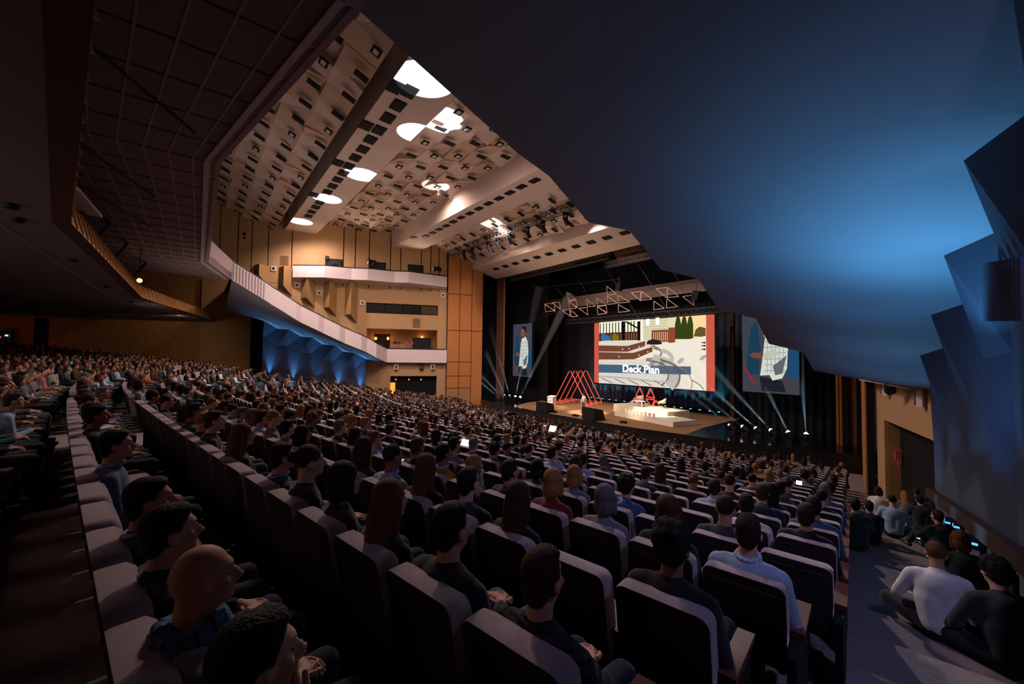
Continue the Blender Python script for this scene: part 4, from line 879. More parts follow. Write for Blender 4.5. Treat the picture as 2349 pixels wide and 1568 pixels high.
for grp, bl_, sgn in (('far', beamsL, -1), ('near', beamsR, 1)):
    for i, (p0, p1) in enumerate(bl_):
        P = Vector(atz(p0[0], p0[1], .5)); Q = Vector(onplane(p1[0], p1[1], (0, P[1], 0.5), (0, 1, -0.16))); d = (Q - P).normalized()
        o = empty('moving_head', (P[0], P[1], 0.0)); tag(o, f'lit moving head stage lamp, {words[i]} from the far side in the {grp} group of six', 'lamp')
        b = MB(); b.box((0, 0, .08), (.36, .3, .16)); b.obj('base', M_BLACK, o)
        
        for dx in (-.17, .17): b = MB(); b.box((dx, 0, .3), (.05, .12, .3)); b.obj('yoke_arm', M_BLACK, o)
        b = MB(); c = Vector((0, 0, .45)); b.tube(c - d * .2, c + d * .16, .11, .14, 12); b.obj('lamp_head', M_BLACK, o)
        b = MB(); b.tube(c + d * .16, c + d * .175, .125, n=12); b.obj('lens', M_LENS if not (sgn > 0 and i < 1) else M_STEEL, o)
        b = MB(); b.ball(c + d * .17, .09, 8, 6); b.obj('bulb', M_LENS, o)
        spot('beam_light', P + Vector((0, 0, -.05)) + d * .35, P + d * 10, BEAM_ENERGY * (1.0 if i > 1 or sgn < 0 else .4), 5.4, .15, (.45, .76, 1.0), .02)
        ln = 12.5 if sgn < 0 else [7.5, 7.5, 7, 6.5, 6, 6][i]; b = MB(); c2 = c + d * .3; b.tube(c2, c2 + d * ln, .05, .05 + ln * math.tan(math.radians(2.2)), 14); o2 = b.obj('hazy_beam', hz, o)
# trusses
def truss(name, a, b_, w, label, n_br, r=.03, cross=None):
    a, b_ = Vector(a), Vector(b_); o = empty(name, a); tag(o, label, 'truss'); d = b_ - a; L = d.length; dn = d.normalized(); sd = Vector((0, 0, 1)).cross(dn).normalized(); up = dn.cross(sd)
    cor = [sd * (w / 2) + up * (w / 2), sd * (-w / 2) + up * (w / 2), sd * (-w / 2) - up * (w / 2), sd * (w / 2) - up * (w / 2)]
    for c in cor: b = MB(); b.tube(c, c + d, r, n=6); b.obj('chord', M_STEEL, o)
    b = MB()
    for k in range(n_br):
        p0, p1 = d * (k / n_br), d * ((k + 1) / n_br)
        for q in range(4):
            c0, c1 = cor[q], cor[(q + 1) % 4]; b.tube(c0 + p0, c1 + p1, r * .6, n=4); b.tube(c1 + p0, c0 + p0, r * .6, n=4)
    stuff(b.obj('brace', M_STEEL, o)); return o
ya = 22.6
A, B_ = atY(1030, 583, ya), atY(1400, 440, ya); zt = A[2]
truss('lighting_truss', (A[0], ya, zt), (9, ya, zt), .5, 'grey box truss with hanging lamps below the front ceiling', 46)
for i, (x, y) in enumerate([(1028, 592), (1064, 577), (1083, 569), (1120, 558), (1141, 548), (1168, 539), (1210, 525), (1245, 508), (1297, 492)]):
    p = atY(x, y, ya); o = empty('hanging_lamp', (p[0], ya, zt - .25)); tag(o, f'black stage lamp hanging from the front truss, {["first", "second", "third", "fourth", "fifth", "sixth", "seventh", "eighth", "ninth"][i]} from the far wall', 'lamp')
    b = MB(); b.box((0, 0, -.1), (.34, .3, .2)); b.obj('base', M_BLACK, o); 
    for dx in (-.19, .19): b = MB(); b.box((dx, 0, -.38), (.05, .14, .45)); b.obj('yoke_arm', M_BLACK, o)
    b = MB(); b.tube((0, -.08, -.4), (.05, .25, -.98), .17, .2, 12); b.obj('lamp_head', M_BLACK, o)
for i, x in enumerate((A[0] + .6, -6, 4)): b = MB(); b.tube((x, ya, zt), (x, ya, 17.2), .015, n=5); o = b.obj('suspension_wire', M_STEEL); tag(o, f'thin wire holding the front lighting truss, {["far end", "middle", "near end"][i]}', 'wire')
for i, (p0, p1, yy) in enumerate([((1170, 640), (1400, 598), 29.5), ((1390, 608), (1470, 585), 29.5), ((1300, 738), (1640, 706), 33.0)]):
    a, c = atY(*p0, yy), atY(*p1, yy); truss('stage_truss', a, (c[0] + (4 if i != 0 else 0), yy, a[2]), .45, ['dark stage truss under the beam at the far side', 'dark stage truss under the beam near the balcony edge', 'dark truss directly above the main screen'][i], 30, .025)
# triangle frames above the stage
TT = [((1250, 697), (1271.5, 695), (1273.5, 714)), ((1249, 698), (1252, 715), (1273, 712)), ((1267, 694), (1283, 693), (1286, 709)), ((1302, 671), (1304, 688), (1321.5, 687)), ((1305, 690), (1306, 708), (1323, 706)), ((1305, 691), (1322, 688), (1325, 705)),
      ((1289, 711), (1306, 709), (1308, 725)), ((1308.5, 711), (1310.5, 726), (1326, 725)), ((1328, 707), (1347, 705), (1348.5, 722)), ((1346, 686), (1348, 703.5), (1366.5, 701.5)), ((1369, 683), (1370, 701), (1391, 699)), ((1370.5, 703), (1371.5, 721), (1392, 718)), ((1371, 703), (1391, 700), (1392.5, 717)),
      ((1392, 656), (1393, 676.5), (1415, 674)), ((1393, 679), (1394, 698), (1416, 695)), ((1417, 677), (1418.5, 695), (1445, 692)), ((1418, 698), (1419, 716), (1445, 713)), ((1448, 671), (1470, 668), (1470, 690)), ((1472, 668), (1470, 688), (1496, 686)), ((1500, 690), (1500, 710), (1524, 707)), ((1505, 662), (1531, 659), (1530, 683)), ((1533, 659), (1531, 682), (1557, 680)), ((1530, 685), (1529, 706), (1555, 703)), ((1566, 680), (1590, 676), (1592, 700))]
def ordw0(k): return ['first', 'second', 'third', 'fourth', 'fifth', 'sixth', 'seventh', 'eighth', 'ninth', 'tenth', 'eleventh', 'twelfth', 'thirteenth', 'fourteenth', 'fifteenth', 'sixteenth', 'seventeenth', 'eighteenth', 'nineteenth', 'twentieth', 'twenty-first', 'twenty-second', 'twenty-third', 'twenty-fourth'][k - 1]
for i, t3 in enumerate(TT):
    y = 30.5; P = [Vector(atY(*q, y)) for q in t3]; o = empty('wire_triangle', (P[0][0], y, P[0][2])); tag(o, f'pale wire triangle above the main screen, {ordw0(i + 1)} counted from the far end', 'frame', 'triangle frames above the stage')
    for a, b_ in ((0, 1), (1, 2), (2, 0)): b = MB(); b.tube(P[a] - o.location, P[b_] - o.location, .035, n=6); b.obj('tube', mat('triangle_tube', '#c9a79a', .5), o)
for i, (p0, p1) in enumerate([((1180, 740), (1600, 640)), ((1240, 660), (1420, 640)), ((1265, 645), (1330, 730)), ((1315, 620), (1385, 740)), ((1385, 610), (1470, 735)), ((1460, 600), (1540, 725)), ((1545, 625), (1600, 715))]):
    a, c = atY(*p0, 30.7), atY(*p1, 30.7); b = MB(); b.tube(a, c, .018, n=5); o = b.obj('rigging_pipe', M_STEEL); tag(o, f'thin rigging pipe among the triangle frames, {["longest horizontal", "short upper horizontal", "first slanting", "second slanting", "third slanting", "fourth slanting", "fifth slanting"][i]}', 'pipe')
# lattice panels under the stage beam
for i, pts in enumerate([[(1160, 610), (1300, 575), (1315, 605), (1175, 640)], [(1393, 545), (1440, 530), (1490, 590), (1420, 602)]]):
    Q = [Vector(atY(*q, 29.3 + (0, 0, 2.2, 2.2)[k])) for k, q in enumerate(pts)]; o = empty('acoustic_lattice', Q[0]); tag(o, ['dark lattice panel hanging under the stage beam, far side', 'dark lattice panel hanging under the stage beam, near balcony edge'][i], 'panel')
    b = MB(); q0 = [q - Q[0] for q in Q]
    for k in range(19): t_ = k / 18; b.tube(q0[0].lerp(q0[1], t_), q0[3].lerp(q0[2], t_), .04, n=4)
    stuff(b.obj('bar', mat('lattice_brown', '#80543a', .8), o)); b = MB()
    for k in range(7): t_ = k / 6; b.tube(q0[0].lerp(q0[3], t_), q0[1].lerp(q0[2], t_), .04, n=4)
    stuff(b.obj('cross_bar', mat('lattice_brown', '#80543a', .8), o))
for i, (x, y) in enumerate([(1420, 658), (1597, 677)]):
    p = atY(x, y, 30.3); o = empty('stage_lamp', p); tag(o, ['black lamp hanging over the triangle frames at the centre', 'black lamp hanging over the triangle frames by the balcony edge'][i], 'lamp'); b = MB(); b.box((0, 0, 0), (.5, .4, .7), M=Matrix.Rotation(.2, 3, 'Y')); b.obj('body', M_BLACK, o); b = MB(); b.tube((0, 0, .3), (0, 0, .9), .03, n=6); b.obj('clamp', M_STEEL, o)
# ------------------------------------------------------------------ right wall details
for i, (x, y, w_, h_, lab) in enumerate([(2033, 890, .15, .35, 'slim grey wall speaker beside the black lamp on tan wall'), (2113, 906, .15, .45, 'slim grey wall speaker on tan wall nearest the blue wall')]):
    d = ray(x, y); wn = np.array([-WN[0], WN[1], 0]); wp = np.array([-WP[0], WP[1], 0]) + wn * .1; p = onplane(x, y, wp, wn)
    b = MB(); b.box((0, 0, 0), (.18, w_ * 1.6, h_ * 1.6), rz=-TH); o = b.obj('wall_speaker', M_WHITE, None, p); tag(o, lab, 'speaker'); b = MB(); b.box((-.1, 0, 0), (.02, w_ * 1.3, h_ * 1.4), rz=-TH); b.obj('grille', M_STEEL, o)
p = onplane(2052, 889, wp + wn * .25, wn); o = empty('wall_lamp', p); tag(o, 'black bracket lamp on the tan wall above the dark doorway', 'lamp'); b = MB(); b.box((.1, 0, .1), (.3, .06, .06)); b.obj('bracket', M_BLACK, o); b = MB(); b.tube((-.1, -.2, .12), (-.15, .25, -.12), .14, .17, 10); b.obj('lamp_head', M_BLACK, o)
p = onplane(2065, 1043, wp - wn * .5, wn); o = empty('exit_sign', p, -TH); tag(o, 'small dim red sign with white symbols in the dark doorway', 'sign')
b = MB(); b.box((0, 0, 0), (.04, .55, .36)); b.obj('plate', mat('sign_red', (.35, .04, .04), .6, emit=.12), o)
b = MB()
for dy, dz, a, c in ((-.14, .04, .12, .1), (-.1, -.07, .16, .06), (.13, .05, .1, .12), (.14, -.08, .14, .06)): b.box((-.03, dy, dz), (.02, a, c))
b.obj('symbol', mat('sign_white', (.8, .55, .5), .6, emit=.25), o); b = MB(); b.box((0, 0, -.3), (.04, .3, .16)); b.obj('lower_plate', mat('sign_red', (.35, .04, .04)), o)
o = empty('wall_grille', (0, 0, 0)); tag(o, 'ribbed ventilation grille high on the blue wall beside the aisle', 'vent')
gp = [np.array(onplane(*q, (22.3, 6.5, 0), (1, .12, 0))) for q in ((2252, 605), (2345, 588), (2349, 735), (2255, 737))]
for k in range(16):
    t_ = k / 15; a, c = gp[3] * (1 - t_) + gp[2] * t_, gp[0] * (1 - t_) + gp[1] * t_; b = MB(); b.tube(a, c, .03, n=4); b.obj('slat', M_BLUEWALL, o)
for i, (x, y, yy) in enumerate([(2212, 1207, 10.6), (2256, 1245, 8.9), (2330, 1296, 6.9), (2190, 1197, 11.6)]):
    p = Vector(atY(x, y, yy)) + Vector((-.06, 0, 0)); o = empty('step_light', p - Vector((0, 0, .2))); tag(o, f'small blue step light at the foot of the near blue wall, {["second", "third", "nearest", "furthest"][i]} along the aisle', 'light')
    b = MB(); b.tube((.05, 0, -.55), (.05, 0, .1), .03, n=6); b.box((0, 0, .18), (.12, .3, .12)); b.obj('housing', M_BLACK, o)
    b = MB(); b.box((-.065, -.03, .2), (.02, .12, .03)); b.box((-.02, -.155, .2), (.07, .02, .03)); b.obj('lens', emis('step_lens', (.08, .40, 1.0), 1.6), o)
#@@PEOPLE
# ------------------------------------------------------------------ seats
def xend(n): return 21.45 - 0.2 * max(0, n - 3) if n >= 0 else 21.45 + 0.35 * max(0, -n - 2)
def seat_backrest():
    b = MB(); ol = []
    w, z0, z1, r = .25, .40, .97, .055
    for cx_, cz_, a0 in ((w - r, z1 - r, 0), (-w + r, z1 - r, 90)):
        for k in range(6): a = math.radians(a0 + k * 18); ol.append((cx_ + r * math.cos(a), cz_ + r * math.sin(a)))
    ol += [(-w, .70), (-w + .01, z0), (w - .01, z0), (w, .70)]
    n = len(ol); rings = [(-.15, .012), (-.146, .003), (-.125, .0), (-.04, .0), (-.012, .02), (0, .06)]
    V = []
    for y, ins in rings:
        for x, z in ol:
            sx = (w - ins) / w; zz = z0 + (z - z0) * (z1 - ins - z0) / (z1 - z0); V.append((x * sx, y - (zz - .42) * .16, zz))
    fs = [(i + k * n, (i + 1) % n + k * n, (i + 1) % n + (k + 1) * n, i + (k + 1) * n) for k in range(len(rings) - 1) for i in range(n)]
    b.add(V, fs[n:], 0, True); b.add(V[:2 * n], fs[:n], 1, True); b.add(V[:n], [tuple(reversed(range(n)))], 1); b.add(V[-n:], [tuple(range(n))]); return b
bb = seat_backrest(); me_back = bb.mesh('backrest', [M_SEAT, M_SEATBACK])
b = MB(); y_ = lambda z: -.152 - (z - .42) * .16
b.path([(-.20, y_(.90), .90), (.20, y_(.90), .90)], .006, 5); me_pipe = b.mesh('piping', M_SEATBACK)
b = MB()
V = []; 
for z, i_ in ((.36, .03), (.38, 0), (.45, 0), (.48, .04)): V += [(-.24 + i_, .0, z), (.24 - i_, .0, z), (.24 - i_, .43 - i_, z), (-.24 + i_, .43 - i_, z)]
b.add(V, [(3, 2, 1, 0), (12, 13, 14, 15)] + [(4 * k + i, 4 * k + (i + 1) % 4, 4 * k + 4 + (i + 1) % 4, 4 * k + 4 + i) for k in range(3) for i in range(4)], 0, True); me_cush = b.mesh('seat_cushion', M_SEAT)
b = MB(); b.box((0, .12, .18), (.12, .22, .36)); b.box((0, .1, .015), (.3, .34, .03)); me_ped = b.mesh('pedestal', M_BLACK)
b = MB(); b.box((.27, .08, .61), (.05, .40, .035)); b.box((.27, .0, .31), (.035, .22, .58)); me_arm = b.mesh('armrest', M_SEATWOOD)
b = MB(); b.hexa([(.26, -.30, 0), (.31, -.30, 0), (.31, .34, 0), (.26, .34, 0), (.26, -.34, .62), (.31, -.34, .62), (.31, .36, .60), (.26, .36, .60)]); me_end = b.mesh('end_panel', M_BLACK)
b = MB(); b.hexa([(.24, -.1, .62), (.33, -.1, .62), (.33, .38, .60), (.24, .38, .60), (.24, -.1, .66), (.33, -.1, .66), (.33, .38, .64), (.24, .38, .64)]); me_pad = b.mesh('armrest', M_SEATWOOD)
# small single mesh for distant seats
def far_seat():
    b = MB(); V = []
    P = [(-.24, .42), (.24, .42), (.25, .9), (.2, .965), (-.2, .965), (-.25, .9)]
    for y in (-.15, -.02):
        for x, z in P: V.append((x, y - (z - .42) * .16, z))
    b.add(V, [(6, 7, 8, 9, 10, 11)] + [(i, (i + 1) % 6, 6 + (i + 1) % 6, 6 + i) for i in range(6)], 0); b.add(V[:6], [(5, 4, 3, 2, 1, 0)], 1)
    b.box((0, .2, .42), (.48, .42, .1)); b.box((0, .1, .18), (.12, .2, .36)); return b
FS = far_seat(); me_far = FS.mesh('theatre_seat', [M_SEAT, M_SEATBACK])
SEATS = []      # (row, index from the aisle, x, y, z, rz)
for n in range(-17, 23):
    xe = xend(n); k = 0; x = xe - .29
    while x > -xe + .2:
        if not (n == -2 and x > 15.6) and not (8.9 < abs(x) < 10.1) and not (11 <= n <= 12 and abs(x) < 8.9 and n == 12):
            y = n - 1.84 + curve(x); SEATS.append((n, k, x, y, zrow(n), math.atan(slope_at(x)))); k += 1
        x -= .565 * math.cos(math.atan(slope_at(x)))
cand = []
for s_ in SEATS:
    px, py, d = proj((s_[2], s_[3], s_[4] + .95))
    cand.append((px, py, d))
inview = [i for i, (px, py, d) in enumerate(cand) if d > .8 and (-250 if SEATS[i][0] != -3 else -1500) < px < 2600 and 700 < py < 2300]
near_ok = [i for i in inview if (-20 if SEATS[i][0] != -3 else -900) < cand[i][0] < 2330 and cand[i][1] < 1560]
def size_key(i): return cand[i][2]
near = sorted(near_ok, key=size_key)[:292]; near_set = set(near)
ORD = ['first', 'second', 'third', 'fourth', 'fifth', 'sixth', 'seventh', 'eighth', 'ninth', 'tenth', 'eleventh', 'twelfth', 'thirteenth', 'fourteenth', 'fifteenth', 'sixteenth', 'seventeenth', 'eighteenth', 'nineteenth', 'twentieth']
TENS = {2: 'twenty', 3: 'thirty', 4: 'forty', 5: 'fifty', 6: 'sixty', 7: 'seventy'}
def ordw(k):     # k from 1
    if k <= 20: return ORD[k - 1]
    t_, u = divmod(k, 10); return TENS[t_][:-1] + 'ieth' if u == 0 else TENS[t_] + '-' + ORD[u - 1]
def rowword(n): return (ordw(n + 2) + ' row ahead of camera') if n >= -1 else (ordw(-n - 1) + ' row behind camera')
def place(seat):
    n, k, x, y, z, rz = SEATS[seat]; d = cand[seat][2]
    end = abs(x) > xend(n) - .5 and x > 0
    if d < 9.5:
        o = empty('theatre_seat', (x, y, z), rz)
        bk = link('backrest', me_back, o); link('piping', me_pipe, bk); link('seat_cushion', me_cush, o); link('pedestal', me_ped, o)
        if end: link('end_panel', me_end, o); link('armrest', me_pad, o)
        else: link('armrest', me_arm, o)
    else:
        o = link('theatre_seat', me_far, None, (x, y, z), rz)
    tag(o, f'grey velvet theatre seat, {rowword(n)}, {ordw(k + 1)} seat from the carpeted aisle', 'seat', 'theatre seats in curved rows')
    return o
for i in near: place(i)
def tile(proto_v, proto_f, xf):      # many copies of a small mesh joined in one
    pv = np.array(proto_v, float); V = []; 
    for (x, y, z, rz) in xf:
        c, s_ = math.cos(rz), math.sin(rz); q = pv.copy(); q[:, 0], q[:, 1] = pv[:, 0] * c - pv[:, 1] * s_ + x, pv[:, 0] * s_ + pv[:, 1] * c + y; q[:, 2] += z; V.append(q)
    V = np.concatenate(V); nv = len(pv); loops = np.array([i for f in proto_f for i in f]); cnt = np.array([len(f) for f in proto_f]); m_ = len(xf)
    L = (loops[None, :] + (np.arange(m_) * nv)[:, None]).ravel(); Cn = np.tile(cnt, m_); st = np.concatenate([[0], np.cumsum(Cn)[:-1]])
    me = bpy.data.meshes.new('crowd'); me.vertices.add(len(V)); me.vertices.foreach_set('co', V.ravel()); me.loops.add(len(L)); me.loops.foreach_set('vertex_index', L.astype(np.int32))
    me.polygons.add(len(Cn)); me.polygons.foreach_set('loop_start', st.astype(np.int32)); me.polygons.foreach_set('loop_total', Cn.astype(np.int32)); me.update(calc_edges=True); return me
rest = [i for i in inview if i not in near_set and not (cand[i][1] > 1500)]
me = tile(FS.v, FS.f, [SEATS[i][2:6] for i in rest]); me.materials.append(M_SEAT); me.materials.append(M_SEATBACK); me.polygons.foreach_set('material_index', np.tile(np.array(FS.mi, np.int32), len(rest))); o = link('distant_seats', me); stuff(o); o['label'] = 'distant rows of grey theatre seats towards the stage and far wall'; o['category'] = 'seats'

# ------------------------------------------------------------------ people
def vox(mb, name, m, size, smooth=2):
    me = mb.mesh(name + '_raw', m); o = bpy.data.objects.new('tmp', me); COL.objects.link(o)
    r = o.modifiers.new('r', 'REMESH'); r.mode = 'VOXEL'; r.voxel_size = size; r.use_smooth_shade = True
    if smooth: sm = o.modifiers.new('s', 'SMOOTH'); sm.factor = .5; sm.iterations = smooth
    dg = bpy.context.evaluated_depsgraph_get(); out = bpy.data.meshes.new_from_object(o.evaluated_get(dg)); out.name = name
    bpy.data.objects.remove(o); bpy.data.meshes.remove(me)
    if not out.materials: out.materials.append(m)
    return out
def join_tubes(me, mb):
    bm = bmesh.new(); bm.from_mesh(me); t_ = mb.mesh('t', M_SKIN); bm.from_mesh(t_); bm.to_mesh(me); bm.free(); bpy.data.meshes.remove(t_)
    me.polygons.foreach_set('use_smooth', [True] * len(me.polygons)); return me
def head_blobs(b, c, R):
    T = lambda x, y, z: tuple(np.array(c) + np.array(R @ Vector((x, y, z))))
    b.ball(T(0, -.008, .026), (.074, .092, .094), 14, 10, M=R); b.ball(T(0, .022, -.045), (.060, .068, .074), 12, 8, M=R)
    b.cap(T(0, .086, .016), T(0, .116, -.024), .010, .0155, 8); b.ball(T(0, .078, -.088), (.026, .022, .02), 8, 6, M=R)
    b.ball(T(0, .078, .035), (.05, .02, .014), 8, 6, M=R); b.ball(T(0, .092, -.055), (.024, .010, .010), 8, 6, M=R)
    for s in (-1, 1): b.ball(T(s * .078, -.01, -.01), (.012, .024, .034), 8, 6, M=R); b.ball(T(s * .045, .06, -.02), (.022, .022, .02), 8, 6, M=R)
def hair_mesh(style, c, R):
    b = MB(); T = lambda x, y, z: tuple(np.array(c) + np.array(R @ Vector((x, y, z))))
    if style == 'short':
        b.ball(T(0, -.024, .043), (.081, .096, .094), 14, 10, M=R); b.ball(T(0, -.06, -.02), (.068, .05, .075), 10, 8, M=R); b.ball(T(.066, -.012, .0), (.017, .036, .05), 8, 6, M=R); b.ball(T(-.066, -.012, .0), (.017, .036, .05), 8, 6, M=R); b.ball(T(0, .02, .098), (.066, .058, .034), 10, 6, M=R)
    elif style == 'buzz':
        b.ball(T(0, -.018, .04), (.080, .096, .095), 14, 10, M=R)
    elif style == 'curly':
        b.ball(T(0, -.02, .055), (.10, .108, .105), 14, 10, M=R); b.ball(T(0, -.07, .0), (.09, .06, .085), 10, 8, M=R)
        rr = random.Random(3)
        for _ in range(26):
            a, e = rr.uniform(0, 2 * PI), rr.uniform(-.1, 1.2); b.ball(T(.095 * math.cos(a) * math.cos(e), -.03 + .1 * math.sin(a) * math.cos(e) * .9, .05 + .1 * math.sin(e)), .028, 7, 5)
    elif style == 'bob':
        b.ball(T(0, -.018, .045), (.09, .102, .1), 14, 10, M=R); b.ball(T(0, -.05, -.05), (.092, .07, .10), 12, 8, M=R)
        for s in (-1, 1): b.cap(T(s * .078, .01, .03), T(s * .082, .01, -.10), .03, .026, 8)
    elif style == 'long':
        b.ball(T(0, -.018, .045), (.086, .102, .1), 14, 10, M=R); b.cap(T(0, -.05, -.02), T(0, -.085, -.24), .085, .075, 10); b.cap(T(0, -.085, -.24), T(0, -.095, -.36), .075, .05, 10)
        for s in (-1, 1): b.cap(T(s * .07, .0, .02), T(s * .075, -.02, -.18), .036, .03, 8); b.cap(T(s * .05, -.085, -.2), T(s * .055, -.1, -.34), .05, .03, 8)
    elif style == 'bun':
        b.ball(T(0, -.02, .045), (.084, .1, .095), 14, 10, M=R); b.ball(T(0, -.12, .06), .045, 10, 7)
    return b
def hand(fb, wr, d, up, curl=.6):     # palm and five fingers; wr wrist, d pointing direction, up back of the hand
    d = Vector(d).normalized(); u = Vector(up); u = (u - d * u.dot(d)).normalized(); s_ = d.cross(u); wr = Vector(wr)
    for k, (off, ln) in enumerate(((-.030, .062), (-.010, .074), (.010, .070), (.029, .055))):
        p = wr + d * .085 + s_ * off; m1 = p + (d * math.cos(curl * .6) - u * math.sin(curl * .6)) * ln * .55; m2 = m1 + (d * math.cos(curl * 1.6) - u * math.sin(curl * 1.6)) * ln * .5
        fb.tube(wr + d * .05 + s_ * off * .8, p, .010, n=6); fb.tube(p, m1, .0095, .0088, 6); fb.tube(m1, m2, .0088, .0075, 6); fb.ball(m2, .0077, 6, 4); fb.ball(m1, .009, 6, 4)
    p = wr + d * .025 + s_ * .03; m1 = p + (s_ * .8 + d * .6).normalized() * .035; m2 = m1 + (d * .9 + s_ * .1 - u * .3).normalized() * .03
    fb.tube(p, m1, .012, .0105, 6); fb.tube(m1, m2, .0105, .008, 6); fb.ball(m2, .008, 6, 4)
def palm(b, wr, d, up):
    d = Vector(d).normalized(); wr = Vector(wr); q = d.to_track_quat('Y', 'Z').to_matrix(); b.ball(wr + d * .045, (.040, .052, .017), 10, 7, M=q)
def figure(pose, hair, female=False, voxel=.014):
    sw = .165 if female else .19; b = MB(); fb = MB(); sh = MB(); tr = MB()
    def limb(bl, pts, rs, inf=.0):
        for (a, c), (r0, r1) in zip(zip(pts[:-1], pts[1:]), zip(rs[:-1], rs[1:])): bl.cap(a, c, r0 + inf, r1 + inf, 10)
    A = {}
    yaw = 0.0; nod = 0.0
    if pose in ('sit', 'chin', 'lean', 'fold'):
        hip = Vector((0, .02, .50)); chest = Vector((0, -.07, .80)); neck = Vector((0, -.06, .98)); hd = Vector((0, -.03, 1.152))
        if pose == 'lean': chest = Vector((0, .08, .79)); neck = Vector((0, .17, .95)); hd = Vector((0, .225, 1.115))
        for s in (-1, 1):
            kn = Vector((s * .13, .46, .53)); an = Vector((s * .12, .44, .10)); hp = Vector((s * .09, .02, .51))
            A[s] = (hp, kn, an)
    elif pose == 'cross':      # sitting cross-legged on the floor
        hip = Vector((0, 0, .11)); chest = Vector((0, .05, .42)); neck = Vector((0, .11, .62)); hd = Vector((0, .17, .78)); nod = -.15
        for s in (-1, 1): A[s] = (Vector((s * .09, .02, .11)), Vector((s * .36, .34, .14)), Vector((-s * .10, .42, .08)))
    elif pose == 'knees':
        hip = Vector((0, 0, .11)); chest = Vector((0, .03, .43)); neck = Vector((0, .08, .63)); hd = Vector((0, .12, .80))
        for s in (-1, 1): A[s] = (Vector((s * .09, .02, .11)), Vector((s * .13, .38, .44)), Vector((s * .13, .62, .08)))
    else:                      # standing / walking
        hip = Vector((0, 0, .95)); chest = Vector((0, .0, 1.27)); neck = Vector((0, .0, 1.48)); hd = Vector((0, .03, 1.64))
        st = .16 if pose == 'walk' else .02
        for s in (-1, 1): A[s] = (Vector((s * .09, 0, .93)), Vector((s * .095, s * st + .03, .50)), Vector((s * .1, s * st * 1.7 - .02, .09)))
    R = Euler((nod, 0, yaw)).to_matrix()
    # torso
    for bl, inf in ((b, 0), (sh, .014)):
        bl.ball(hip + Vector((0, 0, .03)), (.155 + inf, .115 + inf, .12 + inf), 14, 9); bl.cap(hip + Vector((-.05, 0, .06)), chest + Vector((-.07, 0, -.05)), .10 + inf, .115 + inf); bl.cap(hip + Vector((.05, 0, .06)), chest + Vector((.07, 0, -.05)), .10 + inf, .115 + inf)
        bl.ball(chest + (neck - chest) * .2, (sw - .015 + inf, .115 + inf, .17 + inf), 14, 9); bl.cap(neck + Vector((-sw + .05, -.01, -.055)), neck + Vector((sw - .05, -.01, -.055)), .055 + inf, .055 + inf)
        bl.cap(neck + Vector((0, 0, -.05)), neck + Vector((0, 0, .015)), .068 + inf, .054 + inf * .6)
        if female:
            for s in (-1, 1): bl.ball(chest + Vector((s * .07, .085, .0)), .06 + inf, 8, 6)
    b.cap(neck, hd + Vector((0, -.018, -.03)), .060, .056); head_blobs(b, hd, R)
    # arms
    for s in (-1, 1):
        S = neck + Vector((s * sw, -.005, -.07))
        if pose == 'chin' and s > 0: E_ = S + Vector((.05, .22, -.20)); Wp = hd + Vector((.05, .10, -.15)); up = Vector((0, -1, .2))
        elif pose == 'fold': E_ = S + Vector((s * .07, .10, -.28)); Wp = chest + Vector((-s * .08, .20, -.03)); up = Vector((0, 1, .3))
        elif pose == 'cross': E_ = S + Vector((s * .11, .06, -.26)); Wp = Vector((s * .12, .34, .20)); up = Vector((0, 0, 1))
        elif pose == 'knees': E_ = S + Vector((s * .06, .17, -.20)); Wp = Vector((s * .05, .46, .40)); up = Vector((0, 0, 1))
        elif pose == 'walk': E_ = S + Vector((s * .05, -s * .05, -.29)); Wp = (E_ + Vector((0, .1, -.24))) if s < 0 else (E_ + Vector((-.02, .24, .02))); up = Vector((s, 0, 0))
        elif pose == 'film': E_ = S + Vector((s * .06, .14, -.24)); Wp = S + Vector((-s * .08, .38, -.06)); up = Vector((0, 0, 1))
        else: E_ = S + Vector((s * .06, .05, -.29)); Wp = Vector((s * .06, .28 + (.12 if pose == 'lean' else 0), .66)); up = Vector((0, 0, 1))
        for bl, inf in ((b, 0), (sh, .012)):
            limb(bl, [S, E_, Wp if bl is b else E_.lerp(Wp, .93)], [.054, .043, .031], inf)
        d = (Wp - E_).normalized()
        if pose in ('sit', 'cross', 'knees'): d = (d + Vector((-s * .6, .3, -.1))).normalized()
        palm(b, Wp, d, up); hand(fb, Wp, d, up, .5 if pose != 'chin' else .9)
    # legs
    for s in (-1, 1):
        hp, kn, an = A[s]
        for bl, inf in ((b, 0), (tr, .012)):
            limb(bl, [hp, kn, an if bl is b else kn.lerp(an, .94)], [.088, .062, .042], inf)
        f = Vector((0, .14, -.045)) if pose not in ('cross',) else Vector((-s * .12, .03, -.02))
        b.cap(an + Vector((0, -.02, -.04)), an + f + Vector((0, 0, -.0)), .042, .034)
    tr.ball(hip + Vector((0, 0, .0)), (.165, .125, .11), 12, 8)
    body = join_tubes(vox(b, 'person', M_SKIN, voxel), fb)
    shirt = vox(sh, 'top', M_FABRIC, voxel * 1.5); trs = vox(tr, 'trousers', M_FABRIC, voxel * 1.5)
    hm = vox(hair_mesh(hair, hd, R), 'hair', M_HAIR, .012, 1) if hair != 'bald' else None
    eb = MB()
    for s in (-1, 1): eb.ball(hd + R @ Vector((s * .028, .0735, .006)), (.011, .006, .005), 8, 5)
    eyes = eb.mesh('eyes', M_EYE)
    shoe = []
    for s in (-1, 1):
        hp, kn, an = A[s]; f = Vector((0, .15, -.045)) if pose not in ('cross',) else Vector((-s * .13, .03, -.02)); foot = MB(); foot.cap(an + Vector((0, -.03, -.045)), an + f, .047, .04); shoe.append(vox(foot, 'shoe', M_FABRIC, .018))
